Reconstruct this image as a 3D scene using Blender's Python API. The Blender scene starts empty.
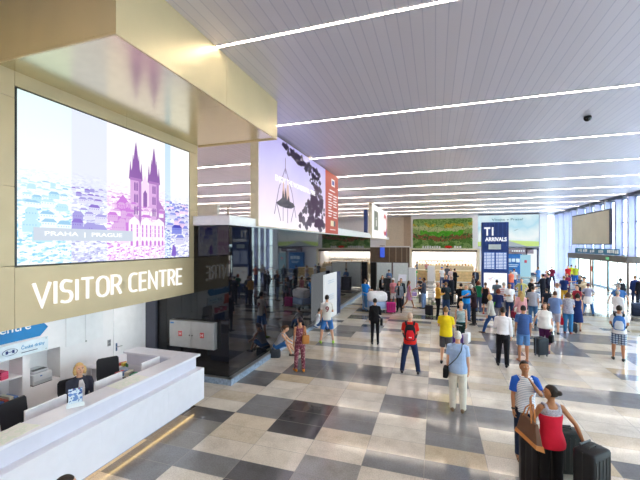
SKY = 6.5
EXPO = 0.55
import bpy, bmesh, math, random
from mathutils import Vector as V, Matrix, Euler
from mathutils import noise as NZ
random.seed(7)
C = bpy.context.scene.collection
PI = math.pi
def R(d): return math.radians(d)
# ---------------------------------------------------------------- materials
def lin(c):
    if isinstance(c, str):
        c = tuple(int(c[i:i+2], 16)/255 for i in (0, 2, 4))
    return tuple((x/12.92 if x <= .04045 else ((x+.055)/1.055)**2.4) for x in c[:3]) + (1,)
_m = {}
def nodes(name):
    m = bpy.data.materials.new(name); m.use_nodes = True
    nt = m.node_tree; b = nt.nodes['Principled BSDF']
    return m, nt, b
def mat(c, rough=.6, metal=0., spec=.5, var=.06, scale=6, emis=None, est=0, name=None, bump=0, coat=0, ior=1.5):
    key = (c, rough, metal, spec, var, scale, emis, est, bump, coat, ior)
    if key in _m: return _m[key]
    m, nt, b = nodes(name or 'surface_%d' % len(_m)); N = nt.nodes.new; L = nt.links.new
    col = lin(c)
    if var or bump:
        tc = N('ShaderNodeTexCoord'); nz = N('ShaderNodeTexNoise'); nz.inputs['Scale'].default_value = scale
        nz.inputs['Detail'].default_value = 3; L(tc.outputs['Object'], nz.inputs['Vector'])
    if var:
        r = N('ShaderNodeValToRGB'); r.color_ramp.elements[0].position = .3; r.color_ramp.elements[1].position = .7
        r.color_ramp.elements[0].color = tuple(x*(1-var) for x in col[:3])+(1,)
        r.color_ramp.elements[1].color = tuple(min(1, x*(1+var)) for x in col[:3])+(1,)
        L(nz.outputs['Fac'], r.inputs['Fac']); L(r.outputs['Color'], b.inputs['Base Color'])
    else: b.inputs['Base Color'].default_value = col
    if bump:
        bp = N('ShaderNodeBump'); bp.inputs['Strength'].default_value = bump; bp.inputs['Distance'].default_value = .02
        L(nz.outputs['Fac'], bp.inputs['Height']); L(bp.outputs['Normal'], b.inputs['Normal'])
    b.inputs['Roughness'].default_value = rough; b.inputs['Metallic'].default_value = metal
    b.inputs['Specular IOR Level'].default_value = spec; b.inputs['IOR'].default_value = ior
    b.inputs['Coat Weight'].default_value = coat
    if est:
        b.inputs['Emission Color'].default_value = lin(emis or c); b.inputs['Emission Strength'].default_value = est
    _m[key] = m; return m
def glow(c, s=1.0, name='lit_panel'):
    key = ('glow', c, s)
    if key in _m: return _m[key]
    m, nt, b = nodes(name); b.inputs['Base Color'].default_value = (0.02, .02, .02, 1); b.inputs['Roughness'].default_value = .4
    b.inputs['Emission Color'].default_value = lin(c); b.inputs['Emission Strength'].default_value = s*(.76 if s < 2 else 1)
    _m[key] = m; return m
def ramp_nodes(nt, stops, const=False):
    r = nt.nodes.new('ShaderNodeValToRGB'); e = r.color_ramp.elements
    if const: r.color_ramp.interpolation = 'CONSTANT'
    e[0].position = stops[0][0]; e[0].color = lin(stops[0][1])
    e[1].position = stops[-1][0]; e[1].color = lin(stops[-1][1])
    for p, c in stops[1:-1]:
        n = e.new(p); n.color = lin(c)
    return r
def stripes(c1, c2, freq, axis='Z', frac=.5, rough=.8, third=None):
    """cloth woven in bands"""
    key = ('str', c1, c2, freq, axis, frac, third)
    if key in _m: return _m[key]
    m, nt, b = nodes('banded_cloth'); N = nt.nodes.new; L = nt.links.new
    tc = N('ShaderNodeTexCoord'); sp = N('ShaderNodeSeparateXYZ'); L(tc.outputs['Object'], sp.inputs[0])
    mu = N('ShaderNodeMath'); mu.operation = 'MULTIPLY'; mu.inputs[1].default_value = freq; L(sp.outputs[axis], mu.inputs[0])
    fr = N('ShaderNodeMath'); fr.operation = 'FRACT'; L(mu.outputs[0], fr.inputs[0])
    st = [(0, c1), (frac, c2)] if not third else [(0, c1), (.33, c2), (.66, third)]
    r = ramp_nodes(nt, st, True); L(fr.outputs[0], r.inputs['Fac']); L(r.outputs['Color'], b.inputs['Base Color'])
    b.inputs['Roughness'].default_value = rough; _m[key] = m; return m
def plaid(c1, c2, c3, freq=14):
    key = ('plaid', c1, c2, c3)
    if key in _m: return _m[key]
    m, nt, b = nodes('plaid_cloth'); N = nt.nodes.new; L = nt.links.new
    tc = N('ShaderNodeTexCoord'); sp = N('ShaderNodeSeparateXYZ'); L(tc.outputs['Object'], sp.inputs[0])
    s = []
    for ax in 'XZ':
        mu = N('ShaderNodeMath'); mu.operation = 'MULTIPLY'; mu.inputs[1].default_value = freq; L(sp.outputs[ax], mu.inputs[0])
        fr = N('ShaderNodeMath'); fr.operation = 'FRACT'; L(mu.outputs[0], fr.inputs[0])
        g = N('ShaderNodeMath'); g.operation = 'GREATER_THAN'; g.inputs[1].default_value = .5; L(fr.outputs[0], g.inputs[0]); s.append(g)
    ad = N('ShaderNodeMath'); ad.operation = 'ADD'; L(s[0].outputs[0], ad.inputs[0]); L(s[1].outputs[0], ad.inputs[1])
    dv = N('ShaderNodeMath'); dv.operation = 'MULTIPLY'; dv.inputs[1].default_value = .45; L(ad.outputs[0], dv.inputs[0])
    r = ramp_nodes(nt, [(0, c1), (.3, c2), (.7, c3)], True); L(dv.outputs[0], r.inputs['Fac']); L(r.outputs['Color'], b.inputs['Base Color'])
    b.inputs['Roughness'].default_value = .85; _m[key] = m; return m
def blotch(stops, scale=30, rough=.8, const=True, tex='noise', emis=0):
    key = ('bl', tuple(stops), scale, rough, const, tex, emis)
    if key in _m: return _m[key]
    m, nt, b = nodes('patterned_cloth'); N = nt.nodes.new; L = nt.links.new
    tc = N('ShaderNodeTexCoord')
    nz = N('ShaderNodeTexNoise') if tex == 'noise' else N('ShaderNodeTexVoronoi'); nz.inputs['Scale'].default_value = scale
    L(tc.outputs['Object'], nz.inputs['Vector'])
    r = ramp_nodes(nt, stops, const); L(nz.outputs[0], r.inputs['Fac']); L(r.outputs['Color'], b.inputs['Base Color'])
    if emis:
        b.inputs['Base Color'].default_value = (0, 0, 0, 1); L(r.outputs['Color'], b.inputs['Emission Color']); b.inputs['Emission Strength'].default_value = emis
    b.inputs['Roughness'].default_value = rough; _m[key] = m; return m
def gradient(stops, axis, lo, hi, scale=3, amt=.1, emis=0, rough=.5, stretch=(1, 1, 1), name='printed_panel'):
    """print or screen picture: colours along one axis with a cloudy warp"""
    m, nt, b = nodes(name); N = nt.nodes.new; L = nt.links.new
    tc = N('ShaderNodeTexCoord'); sp = N('ShaderNodeSeparateXYZ'); L(tc.outputs['Object'], sp.inputs[0])
    mr = N('ShaderNodeMapRange'); mr.inputs['From Min'].default_value = lo; mr.inputs['From Max'].default_value = hi; L(sp.outputs[axis], mr.inputs['Value'])
    mp = N('ShaderNodeMapping'); mp.inputs['Scale'].default_value = stretch; L(tc.outputs['Object'], mp.inputs['Vector'])
    nz = N('ShaderNodeTexNoise'); nz.inputs['Scale'].default_value = scale; nz.inputs['Detail'].default_value = 5; L(mp.outputs[0], nz.inputs['Vector'])
    s = N('ShaderNodeMath'); s.operation = 'MULTIPLY_ADD'; s.inputs[1].default_value = amt; L(nz.outputs['Fac'], s.inputs[0])
    s2 = N('ShaderNodeMath'); s2.operation = 'SUBTRACT'; s2.inputs[1].default_value = amt/2; L(mr.outputs[0], s2.inputs[0]); L(s2.outputs[0], s.inputs[2])
    r = ramp_nodes(nt, stops); L(s.outputs[0], r.inputs['Fac'])
    if emis:
        b.inputs['Base Color'].default_value = (.01, .01, .01, 1); L(r.outputs['Color'], b.inputs['Emission Color']); b.inputs['Emission Strength'].default_value = emis*.76
    else: L(r.outputs['Color'], b.inputs['Base Color'])
    b.inputs['Roughness'].default_value = rough; return m
# ---------------------------------------------------------------- mesh builder
class MB:
    def __init__(s): s.v = []; s.f = []; s.m = []; s.mi = 0
    def quadbox(s, P):
        o = len(s.v); s.v += P
        for q in ((0,3,2,1),(4,5,6,7),(0,1,5,4),(1,2,6,5),(2,3,7,6),(3,0,4,7)): s.f.append(tuple(o+i for i in q)); s.m.append(s.mi)
        return s
    def bx(s, x0, x1, y0, y1, z0, z1):
        return s.quadbox([(x0,y0,z0),(x1,y0,z0),(x1,y1,z0),(x0,y1,z0),(x0,y0,z1),(x1,y0,z1),(x1,y1,z1),(x0,y1,z1)])
    def loft(s, rings, cap=True):
        o = len(s.v); n = len(rings[0])
        for r in rings: s.v += [tuple(p) for p in r]
        for i in range(len(rings)-1):
            for j in range(n):
                a = o+i*n+j; b = o+i*n+(j+1) % n
                s.f.append((a, b, b+n, a+n)); s.m.append(s.mi)
        if cap:
            s.f.append(tuple(o+j for j in reversed(range(n)))); s.m.append(s.mi)
            s.f.append(tuple(o+(len(rings)-1)*n+j for j in range(n))); s.m.append(s.mi)
        return s
    def tube(s, pts, rad, n=10, side=None, cap=True):
        """rad: list of r or (rx, ry); side: direction rx is measured in"""
        pts = [V(p) for p in pts]; rings = []; k = len(pts)
        if not isinstance(rad, (list,)): rad = [rad]*k
        prev = V(side) if side is not None else None
        for i, p in enumerate(pts):
            t = (pts[min(i+1, k-1)]-pts[max(i-1, 0)])
            t = t.normalized() if t.length > 1e-9 else V((0, 0, 1))
            if prev is None: prev = V((1, 0, 0)) if abs(t.x) < .8 else V((0, 1, 0))
            a = (prev - t*prev.dot(t))
            if a.length < 1e-4: a = t.orthogonal()
            a.normalize(); prev = a; b = t.cross(a)
            rx, ry = rad[i] if isinstance(rad[i], tuple) else (rad[i], rad[i])
            rings.append([p + a*(rx*math.cos(2*PI*j/n)) + b*(ry*math.sin(2*PI*j/n)) for j in range(n)])
        return s.loft(rings, cap)
    def cyl(s, x, y, z0, z1, r, n=16, r2=None): return s.tube([(x, y, z0), (x, y, z1)], [r, r if r2 is None else r2], n)
    def ell(s, c, r, nu=12, nv=8, fn=None, rot=None):
        o = len(s.v); c = V(c)
        def P(d):
            k = fn(d) if fn else 1
            p = V((d.x*r[0]*k, d.y*r[1]*k, d.z*r[2]*k))
            if rot: p = rot @ p
            return tuple(c+p)
        s.v.append(P(V((0, 0, 1))))
        for i in range(1, nv):
            ph = PI*i/nv
            for j in range(nu):
                th = 2*PI*j/nu; s.v.append(P(V((math.sin(ph)*math.cos(th), math.sin(ph)*math.sin(th), math.cos(ph)))))
        s.v.append(P(V((0, 0, -1)))); e = len(s.v)-1
        for j in range(nu):
            s.f.append((o, o+1+j, o+1+(j+1) % nu)); s.m.append(s.mi)
            for i in range(nv-2):
                a = o+1+i*nu+j; b = o+1+i*nu+(j+1) % nu; s.f.append((a, a+nu, b+nu, b)); s.m.append(s.mi)
            a = o+1+(nv-2)*nu+j; b = o+1+(nv-2)*nu+(j+1) % nu; s.f.append((a, e, b)); s.m.append(s.mi)
        return s
    def prism(s, pts, ext):
        """pts: planar outline (3-D), ext: extrusion vector"""
        e = V(ext); return s.loft([[V(p) for p in pts], [V(p)+e for p in pts]])
    def rbox(s, cx, cy, z0, sx, sy, h, r=.03, n=3, vr=None):
        """box with rounded vertical edges and softened top and bottom"""
        vr = r*.6 if vr is None else vr
        def ring(z, ins):
            P = []
            hx, hy = sx/2-ins, sy/2-ins; rr = min(max(r-ins*.5, .001), hx, hy)
            for q, (ax, ay) in enumerate(((1,1),(-1,1),(-1,-1),(1,-1))):
                for k in range(n+1):
                    a = PI/2*(q + k/n); P.append(V((cx+ax*(hx-rr)+rr*math.cos(a), cy+ay*(hy-rr)+rr*math.sin(a), z)))
            return P
        return s.loft([ring(z0, vr), ring(z0+vr*.3, vr*.3), ring(z0+vr, 0), ring(z0+h-vr, 0), ring(z0+h-vr*.3, vr*.3), ring(z0+h, vr)])
    def xf(s, M):
        s.v = [tuple(M @ V(p)) for p in s.v]; return s
    def add(s, o, mi=None):
        k = len(s.v); s.v += o.v; s.f += [tuple(k+i for i in f) for f in o.f]; s.m += [i if mi is None else mi for i in o.m]; return s
    def mesh(s, name, mats):
        me = bpy.data.meshes.new(name); me.from_pydata([tuple(p) for p in s.v], [], s.f)
        for m in (mats if isinstance(mats, (list, tuple)) else [mats]): me.materials.append(m)
        me.polygons.foreach_set('material_index', s.m); me.update(); return me
    def build(s, name, mats, parent=None, smooth=False, bevel=0, fix=True):
        me = s.mesh(name, mats)
        if fix:
            b = bmesh.new(); b.from_mesh(me); bmesh.ops.recalc_face_normals(b, faces=b.faces); b.to_mesh(me); b.free()
        if smooth:
            me.polygons.foreach_set('use_smooth', [True]*len(me.polygons))
            if smooth != 'full': me.set_sharp_from_angle(angle=R(45))
        o = bpy.data.objects.new(name, me); C.objects.link(o)
        if parent: o.parent = parent
        if bevel:
            bv = o.modifiers.new('soft edges', 'BEVEL'); bv.width = bevel; bv.segments = 2; bv.limit_method = 'ANGLE'
        return o
def tag(o, label=None, cat=None, group=None, kind=None):
    if label: o['label'] = label
    if cat: o['category'] = cat
    if group: o['group'] = group
    if kind: o['kind'] = kind
    return o
def thing(name, label, cat, loc=(0, 0, 0), rz=0, group=None):
    o = bpy.data.objects.new(name, None); C.objects.link(o); o.location = loc; o.rotation_euler = (0, 0, rz); o.empty_display_size = .2
    return tag(o, label, cat, group)
def struct(mb, name, mats, **k): return tag(mb.build(name, mats, **k), kind='structure')
def dup(root, loc=None, rz=None, label=None):
    r = root.copy(); C.objects.link(r)
    if loc is not None: r.location = loc
    if rz is not None: r.rotation_euler = (0, 0, rz)
    if label: r['label'] = label
    for ch in list(root.children):
        c = ch.copy(); C.objects.link(c); c.parent = r
        for g in list(ch.children):
            d = g.copy(); C.objects.link(d); d.parent = c
    return r
def text_mb(txt, size, depth=.01, align='LEFT', spacing=1.0, bold=0.0, sx=1.0):
    """lettering in its own XY plane, baseline at y = 0"""
    cu = bpy.data.curves.new('lettering', 'FONT'); cu.body = txt; cu.size = size; cu.extrude = depth/2; cu.align_x = align
    cu.space_character = spacing; cu.offset = bold; cu.resolution_u = 3
    o = bpy.data.objects.new('lettering', cu); C.objects.link(o); dg = bpy.context.evaluated_depsgraph_get()
    me = bpy.data.meshes.new_from_object(o.evaluated_get(dg)); m = MB()
    m.v = [(v.co.x*sx, v.co.y, v.co.z) for v in me.vertices]; m.f = [tuple(p.vertices) for p in me.polygons]; m.m = [0]*len(m.f)
    bpy.data.objects.remove(o); bpy.data.curves.remove(cu); bpy.data.meshes.remove(me); return m
def frame(origin, xdir, ydir):
    x = V(xdir).normalized(); y = V(ydir).normalized(); z = x.cross(y)
    return Matrix(((x.x, y.x, z.x, origin[0]), (x.y, y.y, z.y, origin[1]), (x.z, y.z, z.z, origin[2]), (0, 0, 0, 1)))
# ---------------------------------------------------------------- people
BAKE = []      # (object, extra mesh builder or None)
def cloth(c, bump=.25): return mat(c, .85, 0, .25, .07, 9, bump=bump, name='cloth')
SK = {'fair': mat('e2ad8e', .5, 0, .4, .05, 12, name='skin'), 'tan': mat('bd8260', .5, 0, .4, .05, 12, name='skin'),
      'brown': mat('b07a54', .5, 0, .4, .05, 12, name='skin')}
HC = {'dark': '241a15', 'brown': '553622', 'blonde': 'c19a5c', 'grey': '9b968f', 'white': 'd2cdc6', 'red': '7c3420', 'sand': '8b6a45'}
LIP = mat('a85a50', .5, name='lips'); EYEW = mat('efeae4', .3, name='eye_white'); EYED = mat('1f1512', .3, name='iris')
ARM = {'down': ((.13, .02, -1), (.04, .22, -1)), 'loose': ((.22, -.05, -1), (.02, .3, -1)), 'front': ((.18, .15, -1), (-.45, .9, .15)),
       'phone': ((.15, .25, -1), (-.35, .75, .65)), 'hip': ((.6, -.25, -.8), (-.75, .35, -.5)), 'mouth': ((.05, .65, -.6), (-.62, -.1, .95)),
       'pull': ((.3, -.35, -.9), (.15, -.2, -1)), 'carry': ((.1, .1, -1), (.02, .75, -.5)), 'push': ((.15, .45, -.8), (-.05, .9, -.15)),
       'back': ((.2, -.45, -.9), (0, -.1, -1)), 'fwd': ((.12, .45, -.9), (0, .6, -.8)), 'reach': ((.3, .8, -.35), (0, .95, -.1)),
       'knee': ((.1, .6, -.75), (-.15, .85, -.5)), 'out': ((.95, .25, -.3), (.6, .6, .1)), 'side': ((.5, -.1, -.85), (.25, .12, -1)), 'up': ((.3, .7, .1), (-.2, .4, .9))}
LEG = {'stand': (((.03, .0, -1), (.02, -.03, -1)), ((.03, .0, -1), (.02, -.03, -1))),
       'wide': (((.2, .02, -1), (.14, -.03, -1)), ((.2, .02, -1), (.14, -.03, -1))),
       'ease': (((.05, .12, -1), (.06, -.06, -1)), ((.02, -.05, -1), (.02, -.08, -1))),
       'walk': (((.02, .38, -1), (0, .12, -1)), ((.02, -.22, -1), (0, -.5, -1))),
       'stride': (((.03, .55, -1), (0, .3, -1)), ((.03, -.4, -1), (0, -.75, -1))),
       'kerb': (((.1, .85, .42), (.02, .42, -.95)), ((.1, .85, .42), (.02, .42, -.95))),
       'kerb2': (((.05, .95, .2), (.02, .65, -.75)), ((.12, .85, .42), (.02, .42, -.95))),
       'chair': (((.12, 1, -.02), (.02, .05, -1)), ((.12, 1, -.02), (.02, .05, -1)))}
def person(label, X, Y, rot, h=1.74, fem=0, fat=1., skin='fair', hair=('short', 'dark'), top=('tshirt', 'ffffff'), bot=('trousers', '26304a'),
           shoes='2a2624', arms=('down', 'down'), legs='stand', lean=0, yaw=0, pitch=0, vox=None, back=None, face=False, z=0):
    s = h/1.75; d = math.hypot(X, Y); vox = vox or (.0115 if d < 14 else .015 if d < 22 else .021)
    T = thing('person', label, 'person', (X, Y, z), R(rot))
    skin = SK[skin]; w = (.93 if fem else 1.)
    LD = LEG[legs] if isinstance(legs, str) else legs
    J = {}
    for i, sg in ((0, -1), (1, 1)):
        hip = V((sg*.088, 0, .90)); t = V(LD[i][0]); t.x *= sg; t = t.normalized()*.43; q = V(LD[i][1]); q.x *= sg; q = q.normalized()*.405
        kn = hip+t; an = kn+q; J['leg', i] = [hip, kn, an]
    dz = .075-min(J['leg', 0][2].z, J['leg', 1][2].z)
    for i in (0, 1): J['leg', i] = [p+V((0, 0, dz)) for p in J['leg', i]]
    base = V((0, 0, .90+dz)); RL = Matrix.Rotation(-R(lean), 3, 'X')
    def TT(p): return base + RL @ (V(p)-V((0, 0, .90)))
    nb = V((0, -.005, 1.53)); RH = Euler((R(-pitch), 0, R(yaw))).to_matrix()
    def HT(p): return TT(nb + RH @ (V(p)-nb))
    shx = .168*w
    for i, sg in ((0, -1), (1, 1)):
        A = ARM[arms[i]] if isinstance(arms[i], str) else arms[i]
        sh = TT((sg*shx, -.005, 1.415)); u = V(A[0]); u.x *= sg; u = u.normalized()*.285; q = V(A[1]); q.x *= sg; q = q.normalized()*.25
        J['arm', i] = [sh, sh+u, sh+u+q, q.normalized(), sg]
    # torso sections: z, half width, half depth, y
    if fem: S = [(.80, .145, .10, 0), (.88, .168, .118, -.008), (.96, .155, .108, 0), (1.06, .122, .088, 0), (1.15, .125, .09, .004), (1.27, .145, .115, .018), (1.36, .148, .10, .006), (1.43, .135, .075, -.004), (1.475, .07, .055, -.008), (1.50, .05, .05, -.008)]
    else: S = [(.80, .145, .10, 0), (.88, .16, .112, -.004), (.96, .156, .106, 0), (1.06, .142, .10, .004), (1.15, .147, .106, .008), (1.27, .163, .116, .008), (1.36, .168, .108, .002), (1.43, .14, .08, -.004), (1.475, .08, .062, -.008), (1.50, .055, .055, -.008)]
    def fx(z): return 1+(fat-1)*max(0, 1-abs(z-1.05)/.45)
    def torso(m, z0, z1, off, flare=0, n=18):
        out = []
        zs = [z0]+[q[0] for q in S if z0+.015 < q[0] < z1-.01]+[z1]
        for z in zs:
            for a, b in zip(S[:-1], S[1:]):
                if a[0]-1e-6 <= z <= b[0]+1e-6: break
            k = min(1, max(0, (z-a[0])/(b[0]-a[0]))); g = [a[i]*(1-k)+b[i]*k for i in range(4)]
            o = off+flare*max(0, 1.1-z)
            rx, ry, yo = g[1]*fx(z)+o, g[2]*(fx(z)**1.6)+o, g[3]+(fat-1)*.08*max(0, 1-abs(z-1.08)/.3)
            out.append([TT((rx*math.cos(2*PI*j/n), yo+ry*math.sin(2*PI*j/n), z)) for j in range(n)])
        m.loft(out)
    def limb(m, pts, r, **k): m.tube(pts, r, 12, **k)
    lf = w*(1+(fat-1)*.5)
    # ---- body: one continuous skin
    b = MB(); torso(b, .80, 1.50, -.006)
    for i in (0, 1):
        hp, kn, an = J['leg', i]; yv = V((0, 1, 0))
        limb(b, [hp+V((0, 0, .04)), hp.lerp(kn, .35), kn.lerp(hp, .12), kn, kn.lerp(an, .25), kn.lerp(an, .7), an, an-V((0, 0, .03))],
             [.082*lf, .078*lf, .056*lf, .052*lf, .054*lf, .038*lf, .034, .034])
        fo = V((.12*(-1 if i == 0 else 1), 1, 0)).normalized()
        b.tube([an-fo*.055+V((0, 0, -.04)), an+V((0, 0, -.035)), an+fo*.09+V((0, 0, -.05)), an+fo*.165+V((0, 0, -.058))], [(.028, .028), (.036, .036), (.042, .024), (.034, .014)], 10, side=(1, 0, 0))
        sh, el, wr, hd, sg = J['arm', i]
        limb(b, [sh-V((sg*.03, 0, -.012)), sh, sh.lerp(el, .4), el, el.lerp(wr, .3), wr, wr+hd*.02], [.042*w, .050*w, .043*w, .035*w, .036*w, .0245*w, .024*w])
        inw = V((-sg, 0, 0)) if abs(hd.x) < .75 else V((0, 0, -1)); n_ = (inw-hd*inw.dot(hd)).normalized(); wv = hd.cross(n_).normalized()
        b.tube([wr, wr+hd*.035, wr+hd*.075, wr+hd*.095], [(.026, .019), (.038, .016), (.041, .014), (.034, .011)], 10, side=wv)
        J['hand', i] = (wr, hd, n_, wv, sg)
    b.tube([TT((0, -.01, 1.45)), HT((0, -.006, 1.52)), HT((0, .002, 1.60))], [.062*w, .052*w, .054*w], 12)
    hr = RL @ RH
    b.ell(HT((0, .005, 1.643)), (.073, .09, .104), 16, 12, rot=hr); b.ell(HT((0, .036, 1.583)), (.05, .054, .056), 12, 8, rot=hr)
    b.tube([HT((0, .088, 1.665)), HT((0, .106, 1.628)), HT((0, .092, 1.618))], [.007, .014, .010], 8)
    for sg in (-1, 1): b.ell(HT((sg*.075, .0, 1.635)), (.012, .02, .032), 8, 6, rot=hr)
    ex = MB()
    for i in (0, 1):
        wr, hd, n_, wv, sg = J['hand', i]; a0 = wr+hd*.085
        for q, (o_, ln) in enumerate(((-.028, .062), (-.0095, .074), (.0095, .070), (.027, .054))):
            p0 = a0+wv*o_-hd*.012; d1 = (hd+n_*.25).normalized(); d2 = (hd+n_*1.1).normalized(); d3 = (hd*.5+n_*1.2).normalized()
            p1 = p0+d1*(ln*.45+.012); p2 = p1+d2*ln*.33; p3 = p2+d3*ln*.27
            ex.tube([p0, p1, p2, p3], [.0095, .0088, .008, .006], 6)
        ts = 1 if (wv.y if abs(wv.y) > .3 else wv.z) > 0 else -1
        p0 = wr+hd*.03+wv*ts*.026; p1 = p0+(hd*.7+wv*ts*.75+n_*.3).normalized()*.034; p2 = p1+(hd+wv*ts*.15+n_*.5).normalized()*.03
        ex.tube([p0-hd*.012, p1, p2], [.013, .0105, .007], 6)
    if face or d < 14:
        for sg in (-1, 1):
            ex.mi = 1; ex.ell(HT((sg*.029, .085, 1.648)), (.013, .008, .0075), 8, 6, rot=hr)
            ex.mi = 2; ex.ell(HT((sg*.029, .0905, 1.648)), (.006, .004, .0062), 8, 6, rot=hr)
            ex.ell(HT((sg*.031, .086, 1.668)), (.018, .006, .0035), 8, 6, rot=hr)
        ex.mi = 3; ex.ell(HT((0, .086, 1.588)), (.022, .008, .0065), 10, 6, rot=hr)
    ex.xf(Matrix.Scale(s, 4))
    def part(m, name, material, remesh=True, parent=T, xtra=None, vx=None):
        m.xf(Matrix.Scale(s, 4)); o = m.build(name, material, parent, fix=True)
        if remesh:
            r = o.modifiers.new('skin', 'REMESH'); r.mode = 'VOXEL'; r.voxel_size = vx or vox; r.use_smooth_shade = True
            k = o.modifiers.new('relax', 'SMOOTH'); k.iterations = 3; k.factor = .5; BAKE.append((o, xtra))
        else: o.data.polygons.foreach_set('use_smooth', [True]*len(o.data.polygons))
        return o
    part(b, 'body', skin, xtra=(ex, [EYEW, EYED, LIP]))
    # ---- hair
    st, hc = hair
    if st != 'bald' :
        H = MB(); capd = st in ('cap', 'hat')
        lowcut = -.52 if st in ('short', 'cap', 'fringe', 'hat') else -.55
        def hf(dv):
            k = 1.
            if dv.y > .1 and dv.z < .55: k = min(k, 1-.3*min(1, (dv.y-.1)/.25)*min(1, (.55-dv.z)/.2))
            if dv.z < lowcut: k = min(k, 1-.3*min(1, (lowcut-dv.z)/.25))
            if st == 'fringe' and dv.z > .35: k = .85
            return k
        H.ell(HT((0, -.006, 1.652)), (.081, .100, .110), 20, 16, fn=hf, rot=hr)
        if st == 'long':
            H.tube([HT((0, -.05, 1.68)), HT((0, -.075, 1.58)), TT((0, -.105, 1.46)), TT((0, -.125, 1.30))], [(.075, .04), (.085, .038), (.095, .03), (.06, .016)], 12, side=(1, 0, 0))
            for sg in (-1, 1): H.tube([HT((sg*.07, .0, 1.67)), HT((sg*.082, .0, 1.58)), TT((sg*.085, -.01, 1.46)), TT((sg*.09, .03, 1.40))], [.022, .026, .026, .014], 8)
        if st == 'bob':
            H.tube([HT((0, -.04, 1.68)), HT((0, -.05, 1.60)), HT((0, -.045, 1.53))], [(.085, .055), (.10, .055), (.088, .045)], 12, side=(1, 0, 0))
            for sg in (-1, 1): H.tube([HT((sg*.07, .02, 1.68)), HT((sg*.088, .02, 1.6)), HT((sg*.078, .02, 1.535))], [.024, .032, .02], 8)
        if st == 'bun': H.ell(HT((0, -.115, 1.655)), (.04, .036, .04), 12, 8)
        if st == 'pony': H.tube([HT((0, -.09, 1.69)), HT((0, -.14, 1.64)), HT((0, -.135, 1.5)), HT((0, -.12, 1.42))], [.022, .03, .026, .01], 8)
        part(H, 'hair', mat(HC.get(hc, hc) if not capd else HC['brown'], .6, 0, .4, .2, 40, name='hair_strands', bump=.4), vx=min(vox, .013))
        if capd:
            K = MB(); K.ell(HT((0, -.004, 1.675)), (.093, .11, .10), 18, 12, fn=lambda v: 1 if v.z > -.05 else .75, rot=hr)
            if st == 'cap': K.tube([HT((0, .07, 1.68)), HT((0, .12, 1.68)), HT((0, .17, 1.665))], [(.07, .008), (.07, .008), (.045, .006)], 12, side=(1, 0, 0))
            else: K.tube([HT((0, 0, 1.668)), HT((0, 0, 1.68))], [(.145, .15), (.14, .145)], 20, side=(1, 0, 0))
            part(K, 'cap' if st == 'cap' else 'sun_hat', cloth(hc), vx=.01)
    # ---- clothes
    tk, tc = top[0], top[1]; tm = tc if not isinstance(tc, str) else cloth(tc)
    tuck = len(top) > 2 and top[2] == 'tuck'
    bk, bc = bot[0], bot[1]; bm_ = bc if not isinstance(bc, str) else cloth(bc)
    G = MB(); off = {'tank': .012, 'jacket': .03}.get(tk, .017)
    z0 = .94 if tuck else (.80 if tk == 'jacket' else .85)
    if tk == 'dress': z0 = .95
    torso(G, z0, 1.405 if tk in ('tank', 'dress') else 1.487, off, .02 if not tuck and tk not in ('dress',) else 0)
    if tk in ('tank', 'dress'):
        for sg in (-1, 1): G.tube([TT((sg*.10*w, .085, 1.38)), TT((sg*.105*w, .045, 1.462)), TT((sg*.105*w, -.04, 1.462)), TT((sg*.09*w, -.085, 1.37))], [(.028, .016)]*4, 8, side=(1, 0, 0))
    for i in (0, 1):
        sh, el, wr, hd, sg = J['arm', i]; s0 = sh-V((sg*.045, 0, -.01))
        if tk == 'tshirt': G.tube([s0, sh, sh.lerp(el, .35), sh.lerp(el, .68)], [.054*w, .062*w, .06*w, .063*w], 12)
        elif tk in ('long', 'jacket', 'rolled'):
            e_ = .012 if tk == 'jacket' else .004
            wr_ = wr if tk != 'rolled' else el.lerp(wr, .35)
            G.tube([s0, sh, sh.lerp(el, .45), el, el.lerp(wr_, .4), wr_], [.052*w+e_, .06*w+e_, .053*w+e_, .05*w+e_, .047*w+e_, .038*w+e_], 12)
    if tk == 'dress':
        ln = top[2] if len(top) > 2 else .42
        zz = [1.0, .93, .86, .86-ln*.5, .86-ln]; n = 18; rr = []
        for k, z_ in enumerate(zz):
            e = [.135, .168, .192, .205, .225][k]; rr.append([TT((e*math.cos(2*PI*j/n), e*.78*math.sin(2*PI*j/n), z_)) for j in range(n)])
        G.loft(rr)
    nm = {'tshirt': 't_shirt', 'tank': 'tank_top', 'long': 'long_sleeved_shirt', 'rolled': 'shirt', 'jacket': 'jacket', 'dress': 'dress'}[tk]
    part(G, nm, tm)
    if len(top) > 3 or (tk == 'jacket' and len(top) == 3 and top[2] != 'tuck'):
        c3 = top[2] if tk == 'jacket' else top[3]
        I = MB(); n = 8     # shirt front seen in the open jacket
        I.tube([TT((0, .115*fx(1.0)+.03, .95)), TT((0, .135*fx(1.1)+.024, 1.1)), TT((0, .15, 1.27)), TT((0, .135, 1.38)), TT((0, .085, 1.46))], [(.05, .012), (.05, .014), (.055, .018), (.05, .02), (.03, .02)], 12, side=(1, 0, 0))
        part(I, 'shirt_front', cloth(c3), remesh=False)
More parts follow.
